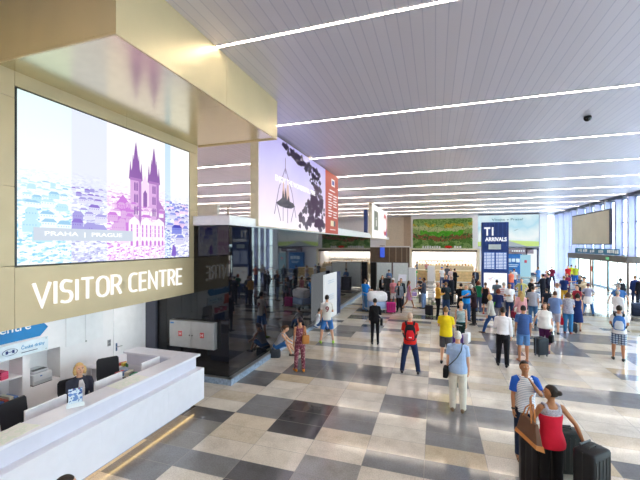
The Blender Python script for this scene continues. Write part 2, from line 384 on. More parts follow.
    if bk in ('trousers', 'shorts', 'leggings', 'capri'):
        Q = MB(); o1 = {'leggings': .010}.get(bk, .02)
        torso(Q, .80, 1.0, o1*.7+.002)
        for i in (0, 1):
            hp, kn, an = J['leg', i]; f_ = {'shorts': 1.15, 'trousers': 1.}.get(bk, 1)
            if bk == 'shorts': pts = [hp+V((0, 0, .03)), hp.lerp(kn, .35), hp.lerp(kn, .7), kn.lerp(hp, .08)]; rr = [.086*lf+.01, .094*lf, .088*lf, .086*lf]
            elif bk == 'capri': pts = [hp+V((0, 0, .03)), hp.lerp(kn, .35), kn, kn.lerp(an, .45)]; rr = [.086*lf+.008, .092*lf, .068*lf, .066*lf]
            else: pts = [hp+V((0, 0, .03)), hp.lerp(kn, .35), kn.lerp(hp, .1), kn, kn.lerp(an, .3), kn.lerp(an, .75), an+V((0, 0, -.015))]; rr = [.086*lf+o1*.4, .08*lf+o1*.7, .06*lf+o1, .058*lf+o1*.8, .056*lf+o1*.8, .043*lf+o1, .04*lf+o1]
            Q.tube(pts, rr, 12)
        part(Q, {'leggings': 'leggings', 'capri': 'capri_trousers'}.get(bk, bk), bm_)
    elif bk == 'skirt':
        Q = MB(); n = 18; ln = bot[2] if len(bot) > 2 else .4; zz = [1.0, .93, .86, .86-ln*.5, .86-ln]
        Q.loft([[TT((e*math.cos(2*PI*j/n), e*.78*math.sin(2*PI*j/n), z_)) for j in range(n)] for e, z_ in zip([.15, .178, .197, .21, .225], zz)])
        part(Q, 'skirt', bm_)
    if not tuck and bk != 'none' and tk != 'dress' and d < 12:
        pass
    # ---- shoes
    sc, sandal = (shoes, False) if isinstance(shoes, str) else (shoes[1], True)
    for i in (0, 1):
        an = J['leg', i][2]; fo = V((.12*(-1 if i == 0 else 1), 1, 0)).normalized(); sd = V((fo.y, -fo.x, 0)); g = V((an.x, an.y, an.z-.075))
        F = MB()
        if sandal:
            for a_, b_, r_ in ((-.075, .02, .036), (.0, .1, .036), (.08, .185, .042)): F.tube([g+fo*a_+V((0, 0, .009)), g+fo*b_+V((0, 0, .009))], [(r_, .01)]*2, 10, side=sd)
            F.tube([g+fo*.11+sd*.045+V((0, 0, .01)), g+fo*.11+V((0, 0, .06)), g+fo*.11-sd*.045+V((0, 0, .01))], [(.014, .006)]*3, 8, side=fo)
        else:
            F.loft([[g+fo*(yy)+sd*(rx*math.cos(a))+V((0, 0, max(.0, zc+rz*math.sin(a)))) for a in [2*PI*j/14 for j in range(14)]]
                    for yy, rx, rz, zc in ((-.085, .018, .03, .035), (-.075, .034, .045, .045), (-.02, .041, .055, .048), (.05, .044, .042, .04), (.12, .049, .032, .03), (.17, .043, .026, .026), (.2, .02, .016, .022))])
        part(F, 'sandal' if sandal else 'shoe', mat(sc, .5, name='shoe_leather'), remesh=False)
    T['_s'] = s; J['TT'] = TT; J['HT'] = HT; J['s'] = s; J['T'] = T; J['X'] = X; J['Y'] = Y; J['rot'] = rot; J['fx'] = fx; del T['_s']
    if back:   # number printed on the shirt back
        tx = text_mb(back[0], back[2], .004, 'CENTER', bold=.006); m = MB()
        for (x, y, z_) in tx.v:
            m.v.append(tuple(TT((x, -(.118+.028)*math.sqrt(max(0, 1-(x/.21)**2))-.004-z_, back[3]+y))))
        m.f = tx.f; m.m = tx.m; part(m, 'printed_number', cloth(back[1]), remesh=False)
    return J
def bake():
    dg = bpy.context.evaluated_depsgraph_get(); dg.update(); res = []
    for o, x in BAKE: res.append(bpy.data.meshes.new_from_object(o.evaluated_get(dg)))
    for (o, x), me in zip(BAKE, res):
        old = o.data; o.modifiers.clear(); nm = o.name.split('.')[0]
        if x and x[0].v:
            for mm in x[1]: me.materials.append(mm)
            e = x[0].mesh('extra', [me.materials[0]]+x[1]); b = bmesh.new(); b.from_mesh(e); bmesh.ops.recalc_face_normals(b, faces=b.faces)
            for f in b.faces: f.smooth = True
            b.to_mesh(e); b.free(); b = bmesh.new(); b.from_mesh(me)
            k = len(b.faces); b.from_mesh(e); b.to_mesh(me); b.free(); bpy.data.meshes.remove(e)
        o.data = me; bpy.data.meshes.remove(old)
# ---- carried things, built in the wearer's own frame
def worn(J, name, label, cat, group=None):
    return thing(name, label, cat, (J['X'], J['Y'], J['T'].location.z), R(J['rot']), group)
def P_(m, J, name, material, T): 
    m.xf(Matrix.Scale(J['s'], 4)); return m.build(name, material, T, smooth=True)
def backpack(J, label, c1, c2, c3=None):
    T = worn(J, 'backpack', label, 'backpack'); TT = J['TT']
    m = MB(); n = 16
    m.loft([[TT((rx*math.copysign(abs(math.cos(a))**.7, math.cos(a)), -.225+ry*math.copysign(abs(math.sin(a))**.7, math.sin(a)), z)) for a in [2*PI*j/n for j in range(n)]]
            for z, rx, ry in ((1.0, .10, .05), (1.02, .14, .075), (1.15, .155, .085), (1.32, .145, .08), (1.42, .11, .06), (1.45, .05, .03))])
    P_(m, J, 'pack_body', cloth(c1), T)
    m = MB(); m.loft([[TT((rx*math.cos(a), -.305+ry*math.sin(a), z)) for a in [2*PI*j/n for j in range(n)]] for z, rx, ry in ((1.03, .06, .02), (1.05, .11, .032), (1.2, .115, .035), (1.30, .07, .022))])
    P_(m, J, 'front_pocket', cloth(c2), T)
    for sg in (-1, 1):
        m = MB(); m.tube([TT((sg*.10, -.16, 1.42)), TT((sg*.115, -.09, 1.475)), TT((sg*.12, .0, 1.49)), TT((sg*.13, .10, 1.43)), TT((sg*.15, .155, 1.28)), TT((sg*.19, .08, 1.12)), TT((sg*.15, -.15, 1.06))], [(.03, .012)]*7, 8, side=(1, 0, 0))
        P_(m, J, 'shoulder_strap', cloth(c3 or c2), T)
    if label.startswith('red and black'):
        m = MB(); m.prism([TT((-.04, -.345, 1.10)), TT((.05, -.345, 1.10)), TT((.03, -.345, 1.125)), TT((.0, -.345, 1.115)), TT((-.02, -.345, 1.13))], (0, .01, 0)); P_(m, J, 'white_emblem', cloth('f0f0f0'), T)
def crossbag(J, label, c, side=1, z=1.0, w=.22, hgt=.2, back=0.):
    T = worn(J, 'shoulder_bag', label, 'bag'); TT = J['TT']; m = MB(); yo = back
    m.rbox(side*.245, yo, z-hgt, .10, w, hgt, .03); m.xf(Matrix.Identity(4)); m.v = [tuple(TT(p)) for p in m.v]
    P_(m, J, 'bag_body', cloth(c), T)
    m = MB(); pts = []
    for k in range(25):
        a = 2*PI*k/24; zz = (1.49+z)/2+(1.49-z)/2*(-side*math.cos(a))*1.0
        rx = .2 if zz < 1.36 else .2-.6*(zz-1.36); ry = .162*J['fx'](zz)**1.6 if zz < 1.4 else .162-.8*(zz-1.4)
        pts.append(TT((math.cos(a)*rx*(1.12 if math.cos(a)*side > 0 else .75), math.sin(a)*ry, zz)))
    m.tube(pts, [(.018, .006)]*25, 6, side=(0, 0, 1)); P_(m, J, 'strap', cloth(c), T)
def handbag(J, label, c, hand=1, w=.32, h=.24, c2=None, name='handbag', d=.12):
    wr = J['arm', hand][2]; hd = J['arm', hand][3]; g = wr+hd*.1; T = worn(J, name, label, 'bag'); m = MB()
    m.rbox(g.x, g.y, g.z-.16-h, d, w, h, .03); P_(m, J, 'bag_body', c if not isinstance(c, str) else cloth(c), T)
    for o in (-.03, .03):
        m = MB(); m.tube([(g.x+o, g.y-w*.3, g.z-.17), (g.x+o*.6, g.y-w*.15, g.z-.03), (g.x, g.y, g.z-.005), (g.x+o*.6, g.y+w*.15, g.z-.03), (g.x+o, g.y+w*.3, g.z-.17)], .008, 8)
        P_(m, J, 'handle', cloth(c2) if c2 else (c if not isinstance(c, str) else cloth(c)), T)
def suitcase(label, X, Y, rot, c, w=.42, d=.26, h=.62, handle=1.0, c2='1a1a1c', lean=0, group=None, x2=None):
    T = thing('suitcase', label, 'suitcase', (X, Y, 0), R(rot)); T.rotation_euler.x = R(lean)
    if group: T['group'] = group
    cm = mat(c, .5, 0, .3, .05, 8, name='suitcase_shell', bump=.1); m = MB(); m.rbox(0, 0, .06, w, d, h, .05, 4); m.build('shell', cm, T, smooth=True)
    m = MB()
    for k in range(5): m.bx(-w*.36+k*w*.18-.008, -w*.36+k*w*.18+.008, -d/2-.006, -d/2+.01, .14, h-.02)
    m.build('ribs', mat(c2 if x2 is None else x2, .5), T)
    m = MB(); m.bx(-w*.5-.002, w*.5+.002, -.006, .006, .07, h+.052); m.build('zip_band', mat(c2, .5), T)
    for sx in (-1, 1):
        for sy in (-1, 1):
            m = MB(); m.tube([(sx*(w/2-.05)-.012, sy*(d/2-.05), .03), (sx*(w/2-.05)+.012, sy*(d/2-.05), .03)], .03, 12); m.bx(sx*(w/2-.05)-.02, sx*(w/2-.05)+.02, sy*(d/2-.05)-.012, sy*(d/2-.05)+.012, .035, .085); m.build('wheel', mat('202022', .5), T, smooth=True)
    m = MB()
    for sx in (-1, 1): m.cyl(sx*w*.22, d/2-.05, h, handle, .008, 8)
    m.tube([(-w*.27, d/2-.05, handle), (w*.27, d/2-.05, handle)], .014, 8); m.build('telescopic_handle', mat('55565a', .35, .7), T, smooth=True)
    m = MB(); m.tube([(-.08, 0, h+.055), (-.07, 0, h+.085), (.07, 0, h+.085), (.08, 0, h+.055)], .010, 8); m.build('top_handle', mat('1a1a1c', .5), T, smooth=True)
    return T
# ---------------------------------------------------------------- the hall
HC_, XR, YB, XL, YF = 7.4, 13.7, 48., -25., -8.
WHITE = mat('f1eff0', .45, var=.03, name='white_lacquer'); WALLW = mat('eceaf0', .6, var=.03, name='painted_wall'); LAV = mat('b4b5de', .4, var=.03, name='pale_cladding')
GOLD = mat('d0bd92', .32, .75, var=.05, scale=2, name='champagne_metal'); CREAM = mat('c2ae8c', .45, .25, var=.04, scale=2, name='champagne_panel')
BLACK = mat('0b0b0e', .3, var=.05, name='black_metal'); DARKW = mat('6d5a4c', .5, var=.12, scale=3, name='brown_panelling')
STEEL = mat('b5b5b4', .35, .75, var=.06, name='brushed_steel'); WOOD = mat('e6c48c', .5, var=.15, scale=4, name='light_wood')
def floor_build():
    rnd = random.Random(11)
    DK = {}
    def s(c, rows, t):
        for r in rows: DK[(c, r)] = t
    s(-4, (0, 1), 2); s(-3, (-1, 0, 1), 3); s(-2, (0, 1), 2); s(0, (0, 1), 2); s(-1, (2, 3), 2); s(0, (2, 3), 2); s(1, (2, 3), 2)
    s(-1, (-2,), 2); s(0, (-2,), 2); s(1, (-2,), 1.6); s(-3, (-4, -5), 2.6); s(-4, (-4,), 2); s(-2, (-3,), 1.5); s(-2, (-4,), 1.6); s(-5, (-1,), 2.5); s(-6, (-1,), 2.8)
    for c in (-4, -3, -2): s(c, (5, 6, 7), 2.3)
    s(-1, (7,), 2); s(0, (6,), 2); s(-5, (3, 4), 2.2)
    for c in (-4, -3, -2): s(c, (11,), 2)
    s(-1, (12,), 1.8); s(0, (12,), 1.8); s(-4, (21, 22), 2.4); s(-4, (15,), 2.4); s(-3, (18,), 2.2); s(3, (6, 7), 2); s(4, (6, 7), 2); s(2, (6,), 1.8)
    s(3, (0,), 2.2); s(4, (0,), 2); s(4, (14,), 2); s(1, (15,), 2); s(2, (15,), 2); s(5, (10,), 2); s(6, (4, 5), 2); s(2, (11,), 1.6); s(-5, (-2, -3), 1.7); s(-6, (-2, -3), 1.7); s(-5, (-4, -5), 2)
    v, f, cols = [], [], []
    x0s = [-25.17]+[c-.17 for c in range(-9, 14)]+[13.83]
    lc = [('e6ddd0', 3), ('dfd3bf', 2), ('ece6db', 4), ('d4c5aa', 1), ('dcd5cc', 2)]
    lights = [c for c, k in lc for _ in range(k)]
    known = lambda c, r: (-7 <= c <= 6 and -9 <= r <= 11) or (c, r) in ()
    run = {}
    for i in range(len(x0s)-1):
        c = round(x0s[i]+.17) if i else -99
        for r in range(-31, 85):
            y0 = 6.78+.49*r; y1 = y0+.49
            o = len(v); v += [(x0s[i], y0, 0), (x0s[i+1], y0, 0), (x0s[i+1], y1, 0), (x0s[i], y1, 0)]; f.append((o, o+1, o+2, o+3))
            t = DK.get((c, r))
            if t is None and not known(c, r):
                h = rnd.random()
                if run.get(c, 0) > 0: t = run['t%d' % c]; run[c] -= 1
                elif run.get((c-1, r)) and h < .45: t = run[(c-1, r)]
                elif h < .11: run[c] = rnd.choice((0, 1, 0, 2)); t = run['t%d' % c] = rnd.choice((1.7, 2, 2, 2.4))
                if t: run[(c, r)] = t
            if t: g = {1.5: 'a6a4a2', 1.6: '9c9a99', 1.7: '8d8a86'}.get(t) or ('8a8b8f' if t < 2.2 else '797a7d' if t < 2.5 else '66666a' if t < 2.8 else '504f53')
            else: g = rnd.choice(lights)
            k = 1+rnd.uniform(-.05, .05); cols.append(tuple(min(1, q*k) for q in lin(g)[:3])+(1,))
    me = bpy.data.meshes.new('floor'); me.from_pydata(v, [], f); a = me.color_attributes.new('stone', 'FLOAT_COLOR', 'CORNER')
    for p, c in zip(me.polygons, cols):
        for li in p.loop_indices: a.data[li].color = c
    m, nt, b = nodes('polished_stone_slabs'); N = nt.nodes.new; L = nt.links.new
    at = N('ShaderNodeAttribute'); at.attribute_name = 'stone'; tc = N('ShaderNodeTexCoord'); nz = N('ShaderNodeTexNoise'); nz.inputs['Scale'].default_value = 2.2; nz.inputs['Detail'].default_value = 8; nz.inputs['Roughness'].default_value = .65
    L(tc.outputs['Object'], nz.inputs['Vector'])
    n2 = N('ShaderNodeTexNoise'); n2.inputs['Scale'].default_value = 45; n2.inputs['Detail'].default_value = 4; L(tc.outputs['Object'], n2.inputs['Vector'])
    r = ramp_nodes(nt, [(.3, 'dcd9d5'), (.5, 'f4f2f0'), (.7, 'ffffff')]); L(nz.outputs['Fac'], r.inputs['Fac'])
    r2 = ramp_nodes(nt, [(.35, 'e6e4e2'), (.6, 'ffffff')]); L(n2.outputs['Fac'], r2.inputs['Fac'])
    mx = N('ShaderNodeMixRGB'); mx.blend_type = 'MULTIPLY'; mx.inputs[0].default_value = 1; L(at.outputs['Color'], mx.inputs[1]); L(r.outputs['Color'], mx.inputs[2])
    mx2 = N('ShaderNodeMixRGB'); mx2.blend_type = 'MULTIPLY'; mx2.inputs[0].default_value = 1; L(mx.outputs[0], mx2.inputs[1]); L(r2.outputs['Color'], mx2.inputs[2])
    sp = N('ShaderNodeSeparateXYZ'); L(tc.outputs['Object'], sp.inputs[0]); gs = []
    for ax, off, per in (('X', .17, 1.), ('Y', -6.78, .49)):
        ad = N('ShaderNodeMath'); ad.operation = 'ADD'; ad.inputs[1].default_value = off+per*200; L(sp.outputs[ax], ad.inputs[0])
        dv = N('ShaderNodeMath'); dv.operation = 'DIVIDE'; dv.inputs[1].default_value = per; L(ad.outputs[0], dv.inputs[0])
        fr = N('ShaderNodeMath'); fr.operation = 'FRACT'; L(dv.outputs[0], fr.inputs[0])
        pp = N('ShaderNodeMath'); pp.operation = 'PINGPONG'; pp.inputs[1].default_value = .5; L(fr.outputs[0], pp.inputs[0])
        lt = N('ShaderNodeMath'); lt.operation = 'LESS_THAN'; lt.inputs[1].default_value = .004/per; L(pp.outputs[0], lt.inputs[0]); gs.append(lt)
    mxm = N('ShaderNodeMath'); mxm.operation = 'MAXIMUM'; L(gs[0].outputs[0], mxm.inputs[0]); L(gs[1].outputs[0], mxm.inputs[1])
    mx3 = N('ShaderNodeMixRGB'); L(mxm.outputs[0], mx3.inputs[0]); L(mx2.outputs[0], mx3.inputs[1]); mx3.inputs[2].default_value = lin('9a958e'); L(mx3.outputs[0], b.inputs['Base Color'])
    b.inputs['Roughness'].default_value = .085; b.inputs['Specular IOR Level'].default_value = .75
    bp = N('ShaderNodeBump'); bp.inputs['Strength'].default_value = .04; bp.inputs['Distance'].default_value = .01; L(nz.outputs['Fac'], bp.inputs['Height']); L(bp.outputs[0], b.inputs['Normal'])
    me.materials.append(m); o = bpy.data.objects.new('floor', me); C.objects.link(o); tag(o, kind='structure')
floor_build()
def ceiling_mat():
    m, nt, b = nodes('metal_ceiling_slats'); N = nt.nodes.new; L = nt.links.new
    tc = N('ShaderNodeTexCoord'); sp = N('ShaderNodeSeparateXYZ'); L(tc.outputs['Object'], sp.inputs[0])
    dv = N('ShaderNodeMath'); dv.operation = 'DIVIDE'; dv.inputs[1].default_value = .2; L(sp.outputs['X'], dv.inputs[0])
    fr = N('ShaderNodeMath'); fr.operation = 'FRACT'; L(dv.outputs[0], fr.inputs[0])
    fl_ = N('ShaderNodeMath'); fl_.operation = 'FLOOR'; L(dv.outputs[0], fl_.inputs[0])
    wn = N('ShaderNodeTexWhiteNoise'); wn.noise_dimensions = '1D'; L(fl_.outputs[0], wn.inputs['W'])
    r = ramp_nodes(nt, [(0, 'd0ccdc'), (1, 'd5d1e1')]); L(wn.outputs['Value'], r.inputs['Fac'])
    lt = N('ShaderNodeMath'); lt.operation = 'LESS_THAN'; lt.inputs[1].default_value = .09; L(fr.outputs[0], lt.inputs[0])
    mx = N('ShaderNodeMixRGB'); L(lt.outputs[0], mx.inputs[0]); L(r.outputs['Color'], mx.inputs[1]); mx.inputs[2].default_value = lin('bdbad0'); L(mx.outputs[0], b.inputs['Base Color'])
    b.inputs['Roughness'].default_value = .42; b.inputs['Metallic'].default_value = .35
    bp = N('ShaderNodeBump'); bp.inputs['Strength'].default_value = .15; bp.inputs['Distance'].default_value = .01; bp.invert = True; L(lt.outputs[0], bp.inputs['Height']); L(bp.outputs[0], b.inputs['Normal'])
    return m
struct(MB().bx(XL, XR+.6, YF, YB, HC_, HC_+.2), 'ceiling', ceiling_mat())
# linear lights let into the slats
ordn = ['nearest', 'second nearest', 'third nearest', 'fourth nearest', 'fifth nearest', 'sixth nearest', 'seventh nearest', 'eighth nearest', 'ninth nearest', 'farthest']
for k in range(-3, 10):
    y = 5.67+4.36*k
    T = thing('ceiling_light', 'white linear ceiling light strip across the hall, %s of the visible row' % ordn[k] if k >= 0 else 'white linear ceiling light strip over the gallery behind the view', 'light', (0, y, HC_), group='linear ceiling lights')
    MB().bx(XL+.5, XR-.3, -.02, .02, -.012, -.004).build('diffuser', glow('fff0dc', 37, 'light_diffuser'), T)
    m = MB(); m.bx(XL+.5, XR-.3, -.034, -.026, -.014, -.001); m.bx(XL+.5, XR-.3, .026, .034, -.016, -.001); m.build('trim', WHITE, T)
# back wall with the opening of the cafe
m = MB(); m.bx(XL, -2.72, YB, YB+.2, 0, HC_); m.bx(4.72, 11.7, YB, YB+.2, 0, HC_); m.bx(-2.72, 4.72, YB-1.9, YB+.2, 3.1, HC_); m.bx(11.7, 12.6, YB-.4, YB+.2, 0, HC_)
m.bx(-2.9, -2.72, YB-1.9, YB+.2, 0, HC_); m.bx(4.72, 4.9, YB-1.9, YB+.2, 0, HC_); m.bx(12.6, XR, YB, YB+.2, 7.1, HC_)
struct(m, 'wall_back', WALLW)
m = MB(); m.bx(-2.72, 4.72, YB+2.5, YB+2.6, 0, 3.1); m.bx(-2.8, -2.72, YB+.2, YB+2.5, 0, 3.1); m.bx(4.72, 4.8, YB+.2, YB+2.5, 0, 3.1); m.bx(-2.72, 4.72, YB+.2, YB+2.5, 3.05, 3.1); struct(m, 'wall_cafe', mat('fffdf8', .6, name='warm_white'))
struct(MB().bx(-2.72, 4.72, YB, YB+2.6, -.1, .004), 'floor_cafe', mat('e9e2d6', .4))
m = MB(); m.bx(-6.3, -3.95, YB-.06, YB, 3.3, 7.3); struct(m, 'trim_1', mat('e6d8c4', .6, name='beige_panel'))
m = MB(); m.bx(-3.95, -2.92, YB-.06, YB, 3.3, 7.3); struct(m, 'trim_2', mat('cdb9a2', .6, name='tan_panel'))

struct(MB().bx(XL-.2, XL, YF, YB, 0, HC_), 'wall_left', WALLW)
# window wall on the right
GL, nt, b = nodes('window_glass')
N = nt.nodes.new; L = nt.links.new; tr = N('ShaderNodeBsdfTransparent'); tr.inputs[0].default_value = (.8, .93, .97, 1); gs = N('ShaderNodeBsdfGlossy'); gs.inputs['Roughness'].default_value = .02
lw = N('ShaderNodeLayerWeight'); lw.inputs[0].default_value = .5; pw = N('ShaderNodeMath'); pw.operation = 'POWER'; pw.inputs[1].default_value = 4; L(lw.outputs['Facing'], pw.inputs[0]); fz = N('ShaderNodeMath'); fz.operation = 'MULTIPLY_ADD'; fz.inputs[1].default_value = .45; fz.inputs[2].default_value = .03; L(pw.outputs[0], fz.inputs[0]); mx = N('ShaderNodeMixShader'); L(fz.outputs[0], mx.inputs[0]); L(tr.outputs[0], mx.inputs[1]); L(gs.outputs[0], mx.inputs[2]); L(mx.outputs[0], nt.nodes['Material Output'].inputs[0])
DOOR0, DOOR1 = 30.6, 42.3
m = MB(); bays = []; y = YF
while y < YB-.1: bays.append(y); y += 1.87
bays.append(YB)
for y in bays: m.bx(XR-.38, XR+.15, y-.12, y+.12, 0 if not DOOR0 < y < DOOR1 else 2.8, 7.15)
m.bx(XR, XR+.15, YF, YB, 0, .12)
struct(m, 'wall_right', LAV)
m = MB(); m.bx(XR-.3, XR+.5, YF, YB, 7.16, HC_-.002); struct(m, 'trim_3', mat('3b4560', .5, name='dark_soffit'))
for i, (a, c) in enumerate(zip(bays[:-1], bays[1:])):
    z0 = 2.8 if a+.9 > DOOR0 and a+.9 < DOOR1 else .12
    F = MB(); F.bx(XR+.02, XR+.1, a+.12, a+.18, z0, 7.15); F.bx(XR+.02, XR+.1, c-.18, c-.12, z0, 7.15)
    for z in ((z0, 3.4, 5.3, 7.09)): F.bx(XR+.02, XR+.1, a+.12, c-.12, z, z+.06)
    F.bx(XR+.02, XR+.1, (a+c)/2-.025, (a+c)/2+.025, z0, 7.15)
    w = struct(F, 'window_%d' % (i+1), mat('a9aed4', .4, .1, name='window_frame')); MB().bx(XR+.055, XR+.065, a+.15, c-.15, z0+.03, 7.12).build('glass_pane', GL, w)
F = MB(); F.bx(12.6, 12.7, YB+.02, YB+.1, .1, 7.1); F.bx(13.55, 13.65, YB+.02, YB+.1, .1, 7.1); F.bx(12.6, 13.65, YB+.02, YB+.1, 3.4, 3.5); F.bx(12.6, 13.65, YB+.02, YB+.1, .1, .2)
w = struct(F, 'window_40', mat('a9aed4', .4, .1)); MB().bx(12.65, 13.6, YB+.055, YB+.065, .15, 7.1).build('glass_pane', GL, w)
m = MB(); m.bx(XL, XR, YF-.15, YF, 0, .3); m.bx(XL, XR, YF-.15, YF, 7.1, HC_); x = XL
while x < XR: m.bx(x, x+.2, YF-.15, YF, .3, 7.1); x += 2.4
struct(m, 'wall_front', LAV); F = MB(); F.bx(XL, XR, YF-.1, YF-.06, 3.4, 3.5); w = struct(F, 'window_41', mat('a9aed4', .4, .1)); TG = GL.copy(); TG.name = 'tinted_glass'  # unseen glazing of the end wall, added behind the camera to let in daylight
for n_ in TG.node_tree.nodes:
    if n_.type == 'BSDF_TRANSPARENT': n_.inputs[0].default_value = (.26, .25, .23, 1)  # pane darkened to hold back light from the added window
MB().bx(XL, XR, YF-.085, YF-.075, .3, 7.1).build('glass_pane', TG, w)
# bronze door front
BR = mat('5b5048', .4, .3, name='bronze_frame'); m = MB(); m.bx(XR-.75, XR+.1, DOOR0, DOOR1, 2.32, 2.8)
for y in (DOOR0, 33.6, 36.4, 36.9, 39.6, DOOR1-.12): m.bx(XR-.7, XR-.58, y, y+.12, 0, 2.32)
D = struct(m, 'door_1', BR)
for a, c in ((DOOR0+.12, 33.6), (33.72, 36.4), (37.02, 39.6), (39.72, DOOR1-.12)):
    F = MB(); F.bx(XR-.66, XR-.62, a, a+.05, .03, 2.32); F.bx(XR-.66, XR-.62, c-.05, c, .03, 2.32); F.bx(XR-.66, XR-.62, (a+c)/2-.03, (a+c)/2+.03, .03, 2.32); F.bx(XR-.66, XR-.62, a, c, .03, .12)
    f = F.build('door_leaf', mat('9db7c4', .3, .4, name='door_frame_metal'), D); MB().bx(XR-.645, XR-.635, a+.05, c-.05, .12, 2.3).build('glass_pane', GL, f)
MB().bx(XR-.68, XR-.6, 36.53, 36.78, 1.3, 1.75).build('red_notice', mat('c8202a', .5), D)
MB().bx(XR-.77, XR-.751, 33.2, 33.75, 2.47, 2.66).build('exit_sign', glow('6fd08a', .9, 'exit_light'), D)
# outside
struct(MB().bx(XR+.6, 400, YF-200, 500, -.15, -.05), 'ground_outside', mat('d8d5cf', .8, name='concrete'))
struct(MB().bx(-300, XR+.6, -300, YF-.3, -.15, -.05), 'ground_entrance', mat('d8d5cf', .8, name='concrete'))
struct(MB().bx(-300, XR+.6, YB+2.7, 500, -.15, -.05), 'ground_behind', mat('d8d5cf', .8, name='concrete'))
# ---- visitor centre: hanging wall, canopy
VX = -6.3
struct(MB().bx(XL, VX-.32, YF, 8.28, 2.36, HC_-.002), 'wall_visitor_centre', CREAM)
T = thing('sign_wall', 'champagne metal clad wall over the counter carrying the display and lettering', 'wall cladding', (VX, 0, 0))
m = MB(); ym = [-8, -4.2, -.4, 3.58, 3.80]
for a, c in ((-8, -4.2), (-4.19, -.4), (-.39, 3.78)):
    for z0, z1 in ((2.36, 3.35), (3.355, 4.6), (4.605, 6.0), (6.005, HC_-.005)): m.bx(-.3, 0, a, c, z0, z1)
m.bx(-.3, 0, 3.785, 8.28, 2.36, 3.33); m.bx(-.3, 0, 3.785, 5.9, 6.2, HC_-.005); m.bx(-.3, 0, 5.905, 8.28, 6.2, HC_-.005)
for z0, z1 in ((3.335, 4.6), (4.605, 6.195)): m.bx(-.3, 0, 7.95, 8.28, z0, z1)
m.build('cladding', CREAM, T, bevel=.003)
T = thing('canopy', 'champagne metal canopy box projecting from the visitor centre wall', 'canopy', (0, 0, 6.43))
m = MB(); m.bx(VX, -3.9, 3.48, 6.0, 0, .004); m.bx(VX, -3.9, 6.006, 8.33, 0, .004); m.build('underside', mat('d6cdb0', .22, .92, var=.03, name='brushed_champagne'), T)
m = MB(); m.bx(-3.93, -3.89, 3.48, 6.0, -.03, .965); m.bx(-3.93, -3.89, 6.006, 8.33, -.03, .965); m.bx(VX, -3.9, 8.30, 8.33, -.03, .965); m.bx(VX, -3.93, 3.48, 3.51, -.03, .965); m.build('fascia', mat('dcc9a0', .4, .45, var=.04, scale=1.5, name='champagne_fascia'), T)
# ---- the big display
def EM(stops, **k): return gradient(stops, **k)
T = thing('display_screen', 'large lit video display of a pastel gothic city view above VISITOR CENTRE', 'screen', (VX, 0, 0))
m = MB(); m.bx(-.2, -.01, 3.79, 7.945, 3.34, 6.19); m.build('housing', BLACK, T)
def city_mat(sky, mid, dark, lowc, seed):
    m, nt, b = nodes('screen_picture'); N = nt.nodes.new; L = nt.links.new
    tc = N('ShaderNodeTexCoord'); sp = N('ShaderNodeSeparateXYZ'); L(tc.outputs['Object'], sp.inputs[0])
    mp = N('ShaderNodeMapping'); mp.inputs['Scale'].default_value = (1, 9, 22); mp.inputs['Location'].default_value = (seed, seed, 0); L(tc.outputs['Object'], mp.inputs[0])
    vo = N('ShaderNodeTexVoronoi'); vo.inputs['Scale'].default_value = 1.6; L(mp.outputs[0], vo.inputs['Vector'])
    nz = N('ShaderNodeTexNoise'); nz.inputs['Scale'].default_value = 1.1; nz.inputs['Detail'].default_value = 9; nz.inputs['Roughness'].default_value = .7; L(mp.outputs[0], nz.inputs['Vector'])
    mr = N('ShaderNodeMapRange'); mr.inputs['From Min'].default_value = 5.05; mr.inputs['From Max'].default_value = 4.1; L(sp.outputs['Z'], mr.inputs['Value'])
    ad = N('ShaderNodeMath'); ad.operation = 'MULTIPLY_ADD'; ad.inputs[1].default_value = .55; L(vo.outputs['Color'], ad.inputs[0]); 
    sc = N('ShaderNodeMath'); sc.operation = 'MULTIPLY'; sc.inputs[1].default_value = .75; L(nz.outputs['Fac'], sc.inputs[0]); L(sc.outputs[0], ad.inputs[2])
    r = ramp_nodes(nt, [(.3, dark), (.5, mid), (.66, sky), (.9, 'ffffff')]); L(ad.outputs[0], r.inputs['Fac'])
    st = N('ShaderNodeMath'); st.operation = 'POWER'; st.inputs[1].default_value = .8; st.use_clamp = True; L(mr.outputs[0], st.inputs[0])
    gr = N('ShaderNodeMapRange'); gr.inputs['From Min'].default_value = 6.2; gr.inputs['From Max'].default_value = 5.0; L(sp.outputs['Z'], gr.inputs['Value'])
    skr = ramp_nodes(nt, [(0, lowc), (1, sky)]); L(gr.outputs[0], skr.inputs['Fac'])
    mx = N('ShaderNodeMixRGB'); L(st.outputs[0], mx.inputs[0]); L(skr.outputs[0], mx.inputs[1]); L(r.outputs[0], mx.inputs[2])
    b.inputs['Base Color'].default_value = (.01, .01, .01, 1); L(mx.outputs[0], b.inputs['Emission Color']); b.inputs['Emission Strength'].default_value = .8; b.inputs['Roughness'].default_value = .3
    return m
bands = [(3.82, 4.69, city_mat('eef5f2', '8accf0', '3a80d8', 'dcf2f0', 1)), (4.69, 5.42, city_mat('d8dbec', 'a9a6d6', '6a55b5', 'd9def0', 5)), (5.42, 7.03, city_mat('f3eaee', 'd078dc', '7a2cb8', 'f1edf2', 9)),
         (7.03, 7.22, city_mat('c4d8ee', '6d78d0', '3a34a8', 'bcd6ea', 3)), (7.22, 7.92, city_mat('eef0f2', 'a9a9e2', '3c34b0', 'f4f4f2', 7))]
m = MB()
for i, (a, c, mt) in enumerate(bands): m.mi = i; m.bx(-.01, 0, a, c, 3.36, 6.17)
m.build('picture', [q[2] for q in bands], T)
